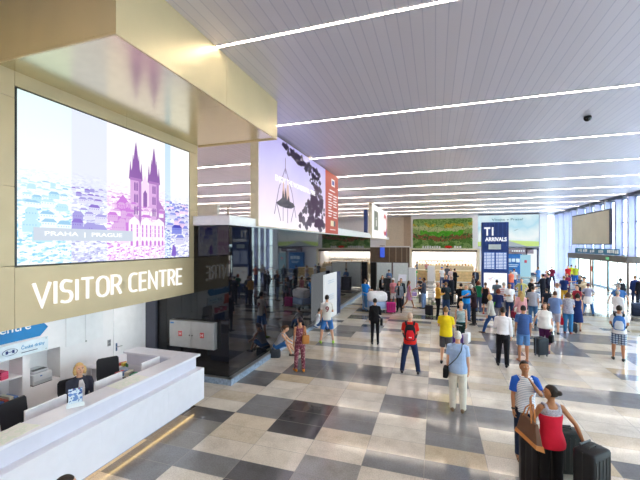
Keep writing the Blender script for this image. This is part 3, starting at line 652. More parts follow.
# picture elements: church with two towers, town houses, roofs, square
def E_(c): return glow(c, 1.0, 'screen_colour')
cm = [E_('a66ab8'), E_('84489f'), E_('d3a2d8'), E_('fbe9f4'), E_('f0d0ee'), E_('7f5bc4'), E_('3d3ab4'), E_('e8f6f6'), E_('d5d3ee'), E_('c26bd0'), E_('b5dcea'), E_('8fbfe0'), E_('9a90d4'), E_('8088dc'), E_('6f8fe0')]
m = MB()
def pic(mi, pts, d=.004): m.mi = mi; m.prism([(.0, y, z) for y, z in pts], (d, 0, 0))
for cy, w in ((6.145, .15), (6.67, .155)):
    pic(2, [(cy-w, 4.1), (cy+w, 4.1), (cy+w, 5.17), (cy-w, 5.17)]); pic(0, [(cy+w*.5, 4.1), (cy+w, 4.1), (cy+w, 5.17), (cy+w*.5, 5.17)], .006)
    pic(1, [(cy-w*1.1, 5.15), (cy+w*1.1, 5.15), (cy+.07, 5.5), (cy+.02, 5.85), (cy, 5.95), (cy-.02, 5.85), (cy-.07, 5.5)], .007)
    for sx in (-1, 1):
        pic(1, [(cy+sx*w-.035, 5.12), (cy+sx*w+.035, 5.12), (cy+sx*w, 5.5)], .008); pic(1, [(cy+sx*.08-.02, 5.38), (cy+sx*.08+.02, 5.38), (cy+sx*.08, 5.66)], .009)
    for zz in (4.35, 4.62, 4.88): pic(1, [(cy-.05, zz), (cy-.01, zz), (cy-.01, zz+.16), (cy-.03, zz+.2), (cy-.05, zz+.16)], .008); pic(1, [(cy+.01, zz), (cy+.05, zz), (cy+.05, zz+.16), (cy+.03, zz+.2), (cy+.01, zz+.16)], .008)
    pic(0, [(cy-w*1.05, 5.1), (cy+w*1.05, 5.1), (cy+w*1.05, 5.16), (cy-w*1.05, 5.16)], .009)
pic(4, [(6.29, 4.1), (6.52, 4.1), (6.52, 5.0), (6.405, 5.27), (6.29, 5.0)]); pic(1, [(6.35, 4.55), (6.46, 4.55), (6.46, 4.85), (6.405, 4.93), (6.35, 4.85)], .007)
pic(9, [(5.6, 3.95), (6.0, 3.95), (6.0, 4.55), (5.8, 4.75), (5.6, 4.5)]); pic(0, [(6.82, 4.05), (7.03, 4.05), (7.03, 4.5), (6.82, 4.75)])
def house(a, c, z0, z1, wall, roof, win, g=True, nf=3):
    pic(wall, [(a, z0), (c, z0), (c, z1), (a, z1)], .009)
    if g: pic(wall, [(a, z1), (c, z1), (c-.02, z1+.08), ((a+c)/2, z1+.17), (a+.02, z1+.08)], .009)
    else: pic(roof, [(a-.03, z1), (c+.03, z1), (c-.1, z1+.25), (a+.1, z1+.25)], .009)
    n = max(2, int((c-a)/.1))
    for k in range(n):
        y = a+(k+.5)*(c-a)/n
        for j in range(nf): zz = z0+.2+j*(z1-z0-.2)/nf; pic(win, [(y-.018, zz), (y+.018, zz), (y+.018, zz+.085), (y-.018, zz+.085)], .011)
        pic(win, [(y-.03, z0), (y+.03, z0), (y+.03, z0+.09), (y, z0+.13), (y-.03, z0+.09)], .011)
for a, c in ((5.95, 6.25), (6.27, 6.62), (6.64, 7.0)): house(a, c, 3.66, 4.14, 3, 1, 9)
hr_ = random.Random(21)
def band_of(y): return 0 if y < 4.69 else 1 if y < 5.42 else 2 if y < 7.03 else 3
tone = ((7, 10, 11), (8, 12, 5), (3, 2, 9), (8, 13, 6))     # wall, roof, window of each tinted band
lev = 0
for z0, sz in ((4.72, .05), (4.62, .065), (4.5, .085), (4.36, .11), (4.2, .13), (4.03, .16), (3.84, .18)):
    y = 3.86+hr_.random()*sz; lev += 1
    while y < 7.85:
        w = sz*hr_.uniform(1.1, 2.4); e = min(7.88, y+w); t = tone[band_of((y+e)/2)]; zz = z0+hr_.uniform(-.55, .55)*sz; t = (hr_.choice((t[0], t[0], t[1], 7 if y < 5 else 4)), hr_.choice((t[1], t[1], t[2])), t[2])
        if not (y < 4.69 < e or y < 5.42 < e or y < 7.03 < e) and not (z0 < 4.2 and 5.85 < y < 7.05) and e-y > .04:
            d_ = .0025+lev*.0005; hh = sz*hr_.uniform(.6, 1.0)
            pic(t[0], [(y, zz-sz*.6), (e, zz-sz*.6), (e, zz+hh*.4), (y, zz+hh*.4)], d_)
            pic(t[1], [(y-.01, zz+hh*.4), (e+.01, zz+hh*.4), (e-w*.22, zz+hh*.95), (y+w*.22, zz+hh*.95)], d_+.0003)
            if sz > .08:
                n = int((e-y)/.045)
                for k in range(n): pic(t[2], [(y+.015+k*.045, zz+hh*.05), (y+.03+k*.045, zz+hh*.05), (y+.03+k*.045, zz+hh*.22), (y+.015+k*.045, zz+hh*.22)], d_+.0004)
        y = e+sz*hr_.uniform(0, .25)
pic(5, [(7.25, 3.4), (7.42, 3.4), (7.4, 3.62), (7.3, 3.68)], .009)
for k in range(9): pic(4, [(5.5+k*.17, 3.37), (5.54+k*.17, 3.37), (5.60+k*.165, 3.6), (5.57+k*.165, 3.6)], .004)
m.build('picture_buildings', cm, T)
MB().bx(0, .013, 4.05, 6.05, 3.76, 3.98).build('caption_band', glow('d0d9e8', .85, 'screen_colour'), T)
def fit_text(txt, width, cap, depth=.01, bold=0):
    t = text_mb(txt, 1, depth, 'LEFT', bold=bold); xs = [p[0] for p in t.v]; ys = [p[1] for p in t.v]; a, b_ = min(xs), max(xs); c, d = min(ys), max(ys)
    t.v = [((x-a)/(b_-a)*width, (y-c)/(d-c)*cap, z) for x, y, z in t.v]; return t
def sign_text(txt, width, cap, org, xd, yd, name, material, parent, depth=.01, bold=0, lab=None):
    t = fit_text(txt, width, cap, depth, bold); t.xf(frame(org, xd, yd)); o = t.build(name, material, parent, fix=False)
    if lab: o['label'] = lab
    return o
sign_text('PRAHA  |  PRAGUE', 1.55, .10, (.017, 4.22, 3.82), (0, 1, 0), (0, 0, 1), 'caption_text', glow('ffffff', 1., 'screen_colour'), T, bold=.01)
T = thing('sign_lettering', 'white lit letters reading VISITOR CENTRE on the champagne wall', 'sign', (VX, 0, 0))
def arc(cx, cy, rx, ry, a0, a1, n=6): return [(cx+rx*math.cos(R(a0+(a1-a0)*k/n)), cy+ry*math.sin(R(a0+(a1-a0)*k/n))) for k in range(n+1)]
GL_ = {'V': (.72, [[(.0, 1), (.36, 0), (.72, 1)]]), 'I': (.0, [[(0, 0), (0, 1)]]),
 'S': (.56, [[(.54, .93)]+arc(.25, .75, .22, .25, 75, 270, 7)[0:]+arc(.32, .25, .22, .25, 90, -90, 7)+[(.2, 0), (.02, .06)]]),
 'T': (.64, [[(0, 1), (.64, 1)], [(.32, 0), (.32, 1)]]), 'O': (.66, [arc(.33, .72, .33, .28, 0, 180)+arc(.33, .28, .33, .28, 180, 360)+[(.66, .72)]]),
 'R': (.58, [[(0, 0), (0, 1), (.28, 1)]+arc(.30, .74, .25, .26, 90, -90)+[(.0, .48)], [(.3, .48), (.58, 0)]]), 'C': (.54, [[(.54, .97), (.4, 1)]+arc(.3, .72, .3, .28, 90, 180)+arc(.3, .28, .3, .28, 180, 270)+[(.54, .03)]]),
 'E': (.5, [[(.5, 1), (0, 1), (0, 0), (.5, 0)], [(0, .52), (.44, .52)]]), 'N': (.64, [[(0, 0), (0, 1), (.64, 0), (.64, 1)]])}
def stroke_word(word, y0, width, cap, z0, x, st):
    adv = sum(GL_[c][0] for c in word)+.26*(len(word)-1); k = width/adv; u = 0; th = st/2
    for c in word:
        m = MB()
        for ln in GL_[c][1]:
            p = [(y0+(u+a)*k, z0+b_*cap) for a, b_ in ln]; lf, rt = [], []
            for i, (a, b_) in enumerate(p):
                q0 = p[max(i-1, 0)]; q1 = p[min(i+1, len(p)-1)]
                def nrm(s_, e_): l = math.hypot(e_[0]-s_[0], e_[1]-s_[1]) or 1; return (-(e_[1]-s_[1])/l, (e_[0]-s_[0])/l)
                n0 = nrm(q0, (a, b_)) if i else nrm((a, b_), q1); n1 = nrm((a, b_), q1) if i < len(p)-1 else n0
                mx_, my = n0[0]+n1[0], n0[1]+n1[1]; l = math.hypot(mx_, my) or 1; mx_, my = mx_/l, my/l; f_ = th/max(.45, mx_*n0[0]+my*n0[1])
                lf.append((a+mx_*f_, b_+my*f_)); rt.append((a-mx_*f_, b_-my*f_))
            for i in range(len(p)-1):
                m.quadbox([(x, *rt[i]), (x, *rt[i+1]), (x, *lf[i+1]), (x, *lf[i]), (x+.04, *rt[i]), (x+.04, *rt[i+1]), (x+.04, *lf[i+1]), (x+.04, *lf[i])])
        m.build('letter', glow('fffdf6', 1.0, 'lit_letters'), T); u += GL_[c][0]+.26
stroke_word('VISITOR', 4.04, 1.69, .385, 2.665, .005, .044); stroke_word('CENTRE', 5.96, 1.64, .385, 2.665, .005, .044)
# ---- mezzanine, advert banners
m = MB(); m.bx(XL, -5.15, 8.29, 42, 4.21, 4.46); m.bx(VX, -5.15, 8.08, 8.289, 4.21, 4.46); struct(m, 'floor_mezzanine', WHITE)
m = MB(); m.bx(-12, -6.35, 9.3, 9.42, 4.46, 4.92); struct(m, 'wall_mezzanine', WHITE)
m = MB(); m.bx(-5.35, -5.2, 18.8, 29.4, 4.462, 4.6); struct(m, 'trim_4', WHITE)
T = thing('railing', 'low white parapet rail on the mezzanine left of the purple advert', 'railing', (0, 9.8, 4.46)); 
m = MB(); m.bx(-8.3, -6.2, -.03, .03, .42, .5); m.build('top_rail', WHITE, T)
for x in (-8.2, -7.5, -6.9, -6.3): MB().bx(x-.02, x+.02, -.02, .02, 0, .42).build('post', STEEL, T)
tag(MB().bx(-5.5, -5.25, 28.3, 28.7, 4.46, 6.5).build('column', mat('25376e', .5, name='navy_paint')), 'narrow navy blue column on the mezzanine beside the white banner', 'column')
BX = -5.05
T = thing('advertising_banner', 'large purple advert banner with tree silhouettes and red panel above dark glass', 'banner', (BX, 0, 0))
MB().bx(-.28, -.012, 9.51, 18.63, 4.24, 7.33).build('banner_box', mat('e8dcc4', .5), T)
MB().bx(-.012, 0, 9.53, 16.3, 4.26, 7.32).build('picture', gradient([(0, 'f8ecf2'), (.35, 'e4d4f0'), (.7, 'c6c0ee'), (1, 'b0a8e2')], 'Z', 4.24, 7.33, .5, .5, emis=1.0, name='banner_print'), T)
MB().bx(-.012, .003, 16.3, 18.63, 4.24, 7.33).build('red_panel', gradient([(0, 'e2543c'), (1, 'e96a50')], 'Z', 4.24, 7.33, 1, .2, emis=.55, name='banner_print'), T)
dk = glow('3f3350', .55, 'print_ink'); dk2 = glow('6b5a72', .55, 'print_ink'); wt = glow('ffffff', .8, 'print_ink'); pk = glow('f7cfc0', .7, 'print_ink')
rnd = random.Random(4); m = MB()
def blob(y, z, r, sq=1, n=9, d=.004):
    m.prism([(0, y+r*sq*math.cos(2*PI*k/n)*rnd.uniform(.55, 1.1), z+r*math.sin(2*PI*k/n)*rnd.uniform(.55, 1.1)) for k in range(n)], (d, 0, 0))
m.mi = 0
for k in range(60):   # overhanging branch, upper part
    t = k/60; y = 11.3+t*4.2; z = 7.25-t*.25-rnd.uniform(0, .55)*(.4+t*.6)
    if z < 7.25: blob(y, z, rnd.uniform(.06, .15), 1.6)
for k in range(26): t = rnd.random(); blob(14.0+t*1.3, 6.75-rnd.random()*.5, .07, 1.5)
m.mi = 1
for k in range(170):  # dark tree at right
    y = rnd.uniform(12.9, 16.1); z = rnd.uniform(4.35, 6.5); 
    lim = 6.5-abs(y-15.1)*.75
    if z < lim and (y > 13.4 or z < 5.3): blob(y, z, rnd.uniform(.1, .22), 1.5)
m.mi = 2; m.mi = 0
# glass dome fountain shape with a dark castle hill inside
m.prism([(0, y, z) for y, z in ((10.7, 5.08), (11.0, 5.0), (11.5, 4.98), (12.0, 5.0), (12.4, 5.1), (12.2, 5.22), (11.9, 5.25), (11.75, 5.45), (11.65, 5.25), (11.5, 5.7), (11.42, 5.3), (11.28, 5.6), (11.2, 5.3), (11.0, 5.2))], (.006, 0, 0))
m.mi = 3
for a, c in (((11.5, 6.75), (11.5, 6.2)), ((11.5, 6.4), (10.95, 5.6)), ((11.5, 6.4), (12.1, 5.6)), ((10.95, 5.6), (10.6, 4.7)), ((12.1, 5.6), (12.5, 4.7)), ((10.8, 5.05), (11.1, 4.5)), ((12.3, 5.05), (12.0, 4.5)), ((11.3, 5.0), (11.3, 4.5)), ((11.7, 5.0), (11.7, 4.45))):
    dy, dz = c[0]-a[0], c[1]-a[1]; l = math.hypot(dy, dz); ny, nz_ = -dz/l*.02, dy/l*.02
    m.prism([(0, a[0]+ny, a[1]+nz_), (0, c[0]+ny, c[1]+nz_), (0, c[0]-ny, c[1]-nz_), (0, a[0]-ny, a[1]-nz_)], (.005, 0, 0))
m.mi = 4; m.prism([(0, 11.2, 5.3), (0, 11.35, 6.1), (0, 11.45, 5.3)], (.004, 0, 0)); m.prism([(0, 11.55, 5.3), (0, 11.7, 6.1), (0, 11.9, 5.3)], (.004, 0, 0))
m.build('silhouettes', [dk, dk2, dk, glow('9a86b0', .6, 'print_ink'), pk], T)
sign_text('ENJOY THE WONDERFUL TIME', 4.1, .26, (.01, 10.65, 5.76), (0, 1, 0), (0, 0, 1), 'slogan', glow('f4f2f6', 1.2, 'print_ink'), T, .004, .015)
m = MB(); m.bx(.003, .006, 17.35, 17.95, 6.68, 7.05); lo = m.build('logo_plate', wt, T); MB().bx(.006, .009, 17.45, 17.85, 6.76, 6.98).build('logo_mark', glow('3a4fb8', .6, 'print_ink'), lo)
m = MB()
for k in range(9):
    z = 6.2-k*.14; m.bx(.003, .006, 16.8, 17.55-(k % 3)*.12, z, z+.055)
    if k not in (5,): m.bx(.003, .006, 17.7, 18.4-(k % 2)*.15, z-.02, z+.035)
m.bx(.003, .006, 17.0, 18.0, 6.4, 6.46); m.bx(.003, .006, 17.1, 18.1, 4.42, 4.46); m.build('text_lines', wt, T)
m = MB(); m.bx(.003, .006, 17.2, 17.9, 4.62, 4.9); m.mi = 1; m.bx(.003, .007, 17.75, 18.1, 4.62, 4.9); m.build('round_badge', [glow('f0e5c0', .8, 'print_ink'), dk], T)
T = thing('advertising_banner', 'small white advert banner with grey panel and red ring, farther along', 'banner', (BX, 0, 0))
MB().bx(-.3, -.012, 29.58, 39.34, 4.22, 7.18).build('banner_box', mat('e8dcc4', .5), T); MB().bx(-.012, 0, 29.62, 39.3, 4.24, 7.16).build('picture', glow('fdfbfa', .95, 'banner_print'), T)
MB().bx(0, .006, 30.7, 32.9, 4.95, 6.65).build('grey_panel', glow('8b9488', .6, 'print_ink'), T); sign_text('i', .5, .8, (.01, 31.6, 5.3), (0, 1, 0), (0, 0, 1), 'symbol', wt, T)
m = MB(); m.tube([(.004, 37.7+1.3*math.cos(2*PI*k/24), 5.7+.95*math.sin(2*PI*k/24)) for k in range(15, 34)], [(.2, .003)]*19, 6, side=(0, 1, 0)); m.build('red_ring', glow('d8485a', .7, 'print_ink'), T)
m = MB(); m.bx(0, .005, 38.5, 39.2, 4.5, 5.3); m.build('blue_mark', glow('6a6fc8', .7, 'print_ink'), T)
# ---- black glass enclosure below
BG, nt, b = nodes('black_mirror_glass'); b.inputs['Base Color'].default_value = (.006, .006, .009, 1); b.inputs['Roughness'].default_value = .025; b.inputs['IOR'].default_value = 1.5
b.inputs['Specular IOR Level'].default_value = .5
GX, GY = -5.2, 8.12
m = MB(); m.bx(-9, GX-.012, GY+.012, 29.6, .15, 4.20); struct(m, 'wall_enclosure', BLACK)
m = MB(); yy = GY
while yy < 29.5:
    y2 = min(yy+1.95, 29.6); m.bx(GX-.012, GX, yy+.003, y2-.003, .16, 4.20); yy = y2
for a, c in ((-7.2, -6.2), (-6.195, GX)): m.bx(a, c, GY, GY+.012, .16, 4.20)
o = m.build('glass_wall', BG); tag(o, 'long black mirror glass wall under the purple banner', 'glass wall')
struct(MB().bx(-7.2, -5.05, 8.0, 29.7, 0, .15), 'trim_5', mat('8fa0b5', .4, var=.35, scale=14, name='blue_grey_granite'))
MB_ = MB().bx(-5.22, -5.07, 8.02, 29.6, .15, .165); MB_.bx(-7.2, -5.07, 8.02, 8.14, .15, .165); struct(MB_, 'trim_6', STEEL)
m = MB(); m.bx(-7.95, -7.55, 8.05, 8.4, 0, 2.36); m.bx(-7.55, -7.2, 8.6, 8.7, 0, 2.36); m.bx(-7.95, -6.62, 8.05, 8.13, 2.3, 2.36); struct(m, 'wall_side', mat('4a4c5a', .5, name='grey_panel'))
# fire extinguisher in the dark niche
T = thing('fire_extinguisher', 'small red fire extinguisher in the dark niche beside the cabinet', 'fire extinguisher', (-7.36, 8.3, .55)); m = MB()
m.tube([(0, 0, 0), (0, 0, .02), (0, 0, .36), (0, 0, .42), (0, 0, .45)], [.06, .075, .075, .045, .025], 14); m.build('cylinder', mat('c01c20', .3), T, smooth=True)
m = MB(); m.bx(-.02, .02, -.06, .03, .45, .5); m.tube([(0, -.02, .46), (.08, -.04, .42), (.09, -.05, .2)], .012, 6); m.build('valve_and_hose', BLACK, T); MB().bx(-.05, .05, -.078, -.07, .12, .28).build('label_plate', WHITE, T)
MB().bx(-.09, .09, -.1, .2, -.03, 0).build('bracket', STEEL, T)
# hydrant cabinet
T = thing('hydrant_cabinet', 'brushed steel double door hydrant cabinet with red H signs on black glass', 'cabinet', (-6.26, 8.1, .89))
MB().bx(-.72, .72, -.14, 0, 0, .72).build('body', STEEL, T, bevel=.006)
for a, c, hx in ((-.70, -.006, -.35), (.006, .70, .35)):
    d = MB().bx(a, c, -.155, -.14, .02, .70).build('door', mat('bdbdbb', .38, .7, name='steel_door'), T, bevel=.004)
    MB().bx(hx-.06, hx+.06, -.158, -.155, .30, .44).build('red_sign', mat('d02a2a', .5), d)
    t = fit_text('H', .07, .09, .002, .01); t.xf(frame((hx-.035, -.160, .325), (1, 0, 0), (0, 0, 1))); t.build('letter', WHITE, d, fix=False)
    MB().cyl(hx*.12, -.165, .33, .36, .014).build('lock', BLACK, d)
MB().bx(-.68, -.56, -.158, -.155, .63, .67).build('blue_label', mat('3f7fc0', .5), T)
# ---- office behind the counter
OX = -7.9
OW = mat('f3eff0', .5, var=.02, name='office_white')
for q in ((-.5, 0, -6, 3.3, 0, 2.36), (-.5, 0, 3.3, 5.63, 0, .62), (-.5, 0, 3.3, 5.63, 1.43, 2.36), (-.5, 0, 4.88, 5.02, .62, 1.43), (-.5, 0, 5.02, 5.63, .62, .74), (-.5, 0, 5.63, 8.12, 0, 2.36), (-.5, -.4, 3.3, 5.63, .6, 1.45)):
    struct(MB().bx(OX+q[0], OX+q[1], *q[2:]), 'wall_office', OW)
struct(MB().bx(OX-.3, VX-.3, -6, 8.1, 2.33, 2.358), 'ceiling_office', WHITE)
struct(MB().bx(OX-.5, VX, -6.2, -6, 0, 2.36), 'wall_office_end', WHITE)
for k, y in enumerate((0.2, 2.6, 5.0, 7.2)):
    T = thing('ceiling_light', 'square lit panel in the office ceiling behind the counter', 'light', (-7.15, y, 2.33), group='office ceiling panels'); MB().bx(-.28, .28, -.28, .28, -.012, -.004).build('diffuser', glow('fff6ee', 4.5, 'light_diffuser'), T); 
    m = MB(); m.bx(-.31, -.285, -.31, .31, -.016, 0); m.bx(.285, .31, -.31, .31, -.016, 0); m.bx(-.285, .285, -.31, -.285, -.016, 0); m.bx(-.285, .285, .285, .31, -.016, 0); m.build('trim', WHITE, T)
# door and wall details
D = struct(MB().bx(OX, OX+.02, 6.98, 7.9, .01, 2.1), 'door_2', WHITE, bevel=.004)
m = MB(); m.bx(.02+OX, OX+.03, 7.04, 7.08, .92, 1.12); m.mi = 1; m.tube([(OX+.03, 7.06, 1.03), (OX+.075, 7.06, 1.03), (OX+.075, 7.19, 1.03)], .011, 8); m.build('door_handle', [mat('3c5a80', .4, .3), STEEL], D)
T = thing('light_switch', 'small grey double switch plate on the white office wall beside the door', 'switch', (OX, 6.86, 1.17)); MB().bx(0, .012, -.045, .045, -.07, .09).build('plate', mat('a8a6a4', .4), T); m = MB(); m.bx(.012, .018, -.03, .03, .02, .075); m.bx(.012, .018, -.03, .03, -.055, 0); m.build('rocker', mat('77757a', .4), T)
T = thing('wall_cupboard', 'white flush wall cupboard above the seated woman in the office', 'cupboard', (OX, 5.75, 1.38)); 
for a, c in ((0, .455), (.46, .93)): MB().bx(0, .018, a, c, 0, .9).build('door', WHITE, T, bevel=.003)
MB().cyl(.03, .47, 0, .035, .014, 10).build('knob', STEEL, T)
MB().bx(-.005, -.001, 0, .01, 0, .01).build('hinge', STEEL, T)
# railway sign and arrow board
T = thing('hanging_arrow_board', 'bright blue arrow shaped board partly hidden under the champagne wall', 'sign', (OX+.03, 0, 0))
m = MB(); m.prism([(0, 3.2, 1.78), (0, 5.18, 1.78), (0, 5.34, 1.94), (0, 5.22, 2.08), (0, 3.2, 2.2)], (.02, 0, 0)); m.build('board', mat('1b7ab8', .4), T)
sign_text('Visitor Centre', 1.5, .16, (.025, 3.5, 1.97), (0, 1, 0), (0, 0, 1), 'letters', WHITE, T, .004, .01)
T = thing('railway_sign', 'clear acrylic sign with blue railway logo and České dráhy lettering', 'sign', (OX+.05, 0, 0))
MB().bx(0, .012, 4.3, 5.33, 1.46, 1.74).build('acrylic_plate', mat('dfeaf2', .2, name='acrylic'), T)
m = MB(); ring = [(.013, 4.62+.095*math.cos(2*PI*k/20)*1.35, 1.60+.062*math.sin(2*PI*k/20)) for k in range(21)]
m.tube(ring, [(.016, .003)]*21, 6, side=(1, 0, 0)); m.bx(.012, .016, 4.55, 4.59, 1.57, 1.63); m.bx(.012, .016, 4.66, 4.70, 1.57, 1.63); m.bx(.012, .016, 4.58, 4.68, 1.595, 1.607); m.build('logo', mat('1c2f6e', .4), T)
sign_text('České dráhy', .44, .11, (.015, 4.82, 1.57), (0, 1, 0), (0, 0, 1), 'letters', mat('1f8fc4', .4), T, .004, .008); m = MB().bx(.012, .015, 4.82, 5.12, 1.52, 1.535); m.build('small_line', mat('46506a', .5), T)
[MB().tube([(-.05, y, z), (.02, y, z)], .012, 8).build('standoff', STEEL, T) for y in (4.34, 5.29) for z in (1.49, 1.71)]
tag(MB().bx(OX+.001, OX+.015, 3.9, 4.27, 1.35, 1.72).build('notice', mat('e2573c', .5)), 'orange red notice at the left edge below the blue arrow', 'notice')
# niche shelves, leaflets, printer
tag(MB().bx(OX-.4, OX-.005, 3.3, 4.88, 1.03, 1.06).build('shelf', WHITE), 'white niche shelf dividing the pink leaflets from the blue ones', 'shelf')
rnd = random.Random(3)
for k in range(10):
    y = 3.95+(k % 5)*.15; cc = ('d8456a', 'e05078', 'c93c62', 'e8dfe2')[k % 4]
    o = MB().bx(OX-.3, OX-.06, y, y+.12, 1.06+.075*(k//5), 1.13+.075*(k//5)).build('leaflet_stack', mat(cc, .5)); tag(o, 'pink and white leaflet stack on the upper niche shelf', 'leaflets', 'pink leaflet stacks')
for k in range(12):
    y = 3.85+k*.082; cc = ('4f6fb0', 'c9d4e6', '35508c', 'b7503c', 'dcd8c8', '6a8cc8')[k % 6]
    o = MB().bx(OX-.34, OX-.03, y, y+.07, .62, .64+rnd.random()*.05).build('leaflet_stack', mat(cc, .5)); tag(o, 'flat leaflet stack on the bottom of the niche', 'leaflets', 'leaflets on the niche bottom')
tag(MB().bx(OX-.4, OX-.385, 3.6, 4.6, .62, 1.0).build('poster', mat('3f6ea8', .5)), 'blue poster at the back of the lower niche', 'poster')
T = thing('printer', 'light grey laser printer with dark top in the wall niche', 'printer', (OX-.2, 5.28, .74)); 
m = MB(); m.rbox(0, 0, .01, .38, .40, .22, .03); m.build('body', mat('cfd0d2', .4), T, smooth=True); m = MB(); m.rbox(.0, -.02, .23, .32, .34, .07, .05); m.build('lid', mat('c4c6ca', .4), T, smooth=True)
MB().bx(.05, .15, -.16, .1, .298, .305).build('output_slot', BLACK, T); MB().bx(.19, .196, -.17, .17, .03, .09).build('paper_tray', mat('b4b6ba', .4), T); MB().bx(.19, .197, -.06, -.02, .17, .19).build('logo_mark', mat('3f67a8', .4), T); MB().bx(-.18, .18, -.19, .19, 0, .012).build('foot', BLACK, T)
# counter
T = thing('reception_counter', 'long white L shaped reception counter with embossed WELCOME front', 'counter', (0, 0, 0))
W2 = mat('e4e2ec', .3, var=.02, name='counter_white')
m = MB(); m.bx(-5.3, -4.98, -4, 6.78, .2, .9); m.bx(-6.85, -5.3, 6.46, 6.78, .2, .9); m.build('front_panel', W2, T, bevel=.006)
m = MB(); m.bx(-5.45, -5.14, -4, 6.70, .9, 1.15); m.bx(-6.85, -5.45, 6.42, 6.70, .9, 1.15); m.build('upper_panel', mat('d6d5e4', .4, var=.02), T)
m = MB(); m.bx(-5.5, -5.08, -4, 6.78, 1.152, 1.2); m.bx(-6.9, -5.5, 6.36, 6.78, 1.152, 1.2); m.build('top', W2, T, bevel=.006)
m = MB(); m.bx(-5.45, -5.25, -4, 6.65, 0, .2); m.bx(-6.8, -5.45, 6.45, 6.65, 0, .2); m.build('plinth', mat('9fa4c0', .4), T)
m = MB(); m.bx(-5.22, -5.19, -4, 6.7, .16, .185); m.build('plinth_light', glow('ffd890', 3.5, 'warm_led'), T)

sign_text('WELCOME', 2.5, .32, (-4.981, 3.35, .46), (0, 1, 0), (0, 0, 1), 'embossed_lettering', W2, T, .006, -.012)
T = thing('side_desk', 'white side desk against the office wall near the door', 'desk', (-7.54, 6.7, 0)); MB().bx(-.35, .45, -.45, .95, .74, .78).build('top', W2, T, bevel=.004)
MB().bx(-.3, -.26, -.4, .9, 0, .74).build('panel', W2, T); [MB().bx(.38, .42, y, y+.04, 0, .74).build('leg', STEEL, T) for y in (-.4, .86)]
T = thing('staff_desk', 'long low white staff desk tucked behind the reception counter', 'desk', (0, 0, 0)); MB().bx(-6.3, -5.51, -4, 6.34, .72, .75).build('desk_top', W2, T); [MB().bx(-6.25, -5.55, y, y+.04, 0, .72).build('desk_support', W2, T) for y in (-2, .2, 2.4, 4.2, 6.2)]
# monitors seen from behind
def monitor(y, w, label, rz=0, x=-5.8, z=.75):
    T = thing('monitor', label, 'monitor', (x, y, z), R(rz)); MB().bx(-.02, .02, -w/2, w/2, .12, .47).build('screen_housing', mat('f0eef2', .4, name='monitor_white'), T, bevel=.006)
    MB().bx(-.024, -.02, -w/2+.02, w/2-.02, .14, .45).build('screen', glow('b8c8e8', .5, 'lcd'), T); MB().bx(.02, .05, -.04, .04, .02, .3).build('neck', mat('e0e0e4', .4), T); MB().bx(-.1, .1, -.12, .12, 0, .015).build('stand_base', mat('e0e0e4', .4), T)
monitor(3.92, .62, 'white monitor back left of the seated woman behind the counter'); monitor(5.03+.0, .58, 'white monitor back right of the seated woman behind the counter'); monitor(6.05, .5, 'white monitor back at the far end of the staff desk', 0)
monitor(2.6, .6, 'white monitor back nearest the camera behind the counter')
def office_chair(x, y, rz, label, top=1.1):
    T = thing('office_chair', label, 'chair', (x, y, 0), R(rz)); CH = mat('26262b', .7, name='mesh_fabric'); m = MB()
    m.rbox(0, .02, .44, .48, .46, .07, .08); m.build('seat', CH, T, smooth=True)
    m = MB(); n = 14; m.loft([[V((rx*math.copysign(abs(math.cos(a))**.4, math.cos(a)), -.24-(z-.5)*.12+.02*math.copysign(abs(math.sin(a))**.5, math.sin(a)), z)) for a in [2*PI*j/n for j in range(n)]] for z, rx in ((.55, .17), (.58, .2), (.8, .225), (top-.04, .22), (top, .19))]); m.build('backrest', CH, T, smooth=True)
    m = MB(); m.tube([(0, -.2, .46), (0, -.29, .5), (0, -.28, .62)], .02, 8); m.build('back_bracket', BLACK, T)
    m = MB(); m.cyl(0, 0, .1, .44, .028); m.build('gas_column', BLACK, T, smooth=True)
    m = MB()
    for k in range(5): a = 2*PI*k/5; m.tube([(0, 0, .12), (.28*math.cos(a), .28*math.sin(a), .08)], [.026, .016], 8)
    m.build('star_base', BLACK, T)
    for k in range(5): a = 2*PI*k/5; m = MB(); m.tube([(.28*math.cos(a)-.012, .28*math.sin(a), .03), (.28*math.cos(a)+.012, .28*math.sin(a), .03)], .03, 10); m.build('castor', BLACK, T)
    for sg in (-1, 1): m = MB(); m.tube([(sg*.2, 0, .47), (sg*.28, 0, .5), (sg*.28, 0, .68)], .014, 8); m.bx(sg*.28-.03, sg*.28+.03, -.12, .12, .68, .705); m.build('armrest', BLACK, T)
office_chair(-6.62, 5.02, -110, 'dark office chair the blonde receptionist sits on', 1.02); office_chair(-6.72, 5.88, -120, 'empty dark mesh office chair beside the side desk', 1.15); office_chair(-6.5, 4.08, -85, 'dark mesh office chair at the left edge behind a monitor', 1.06)
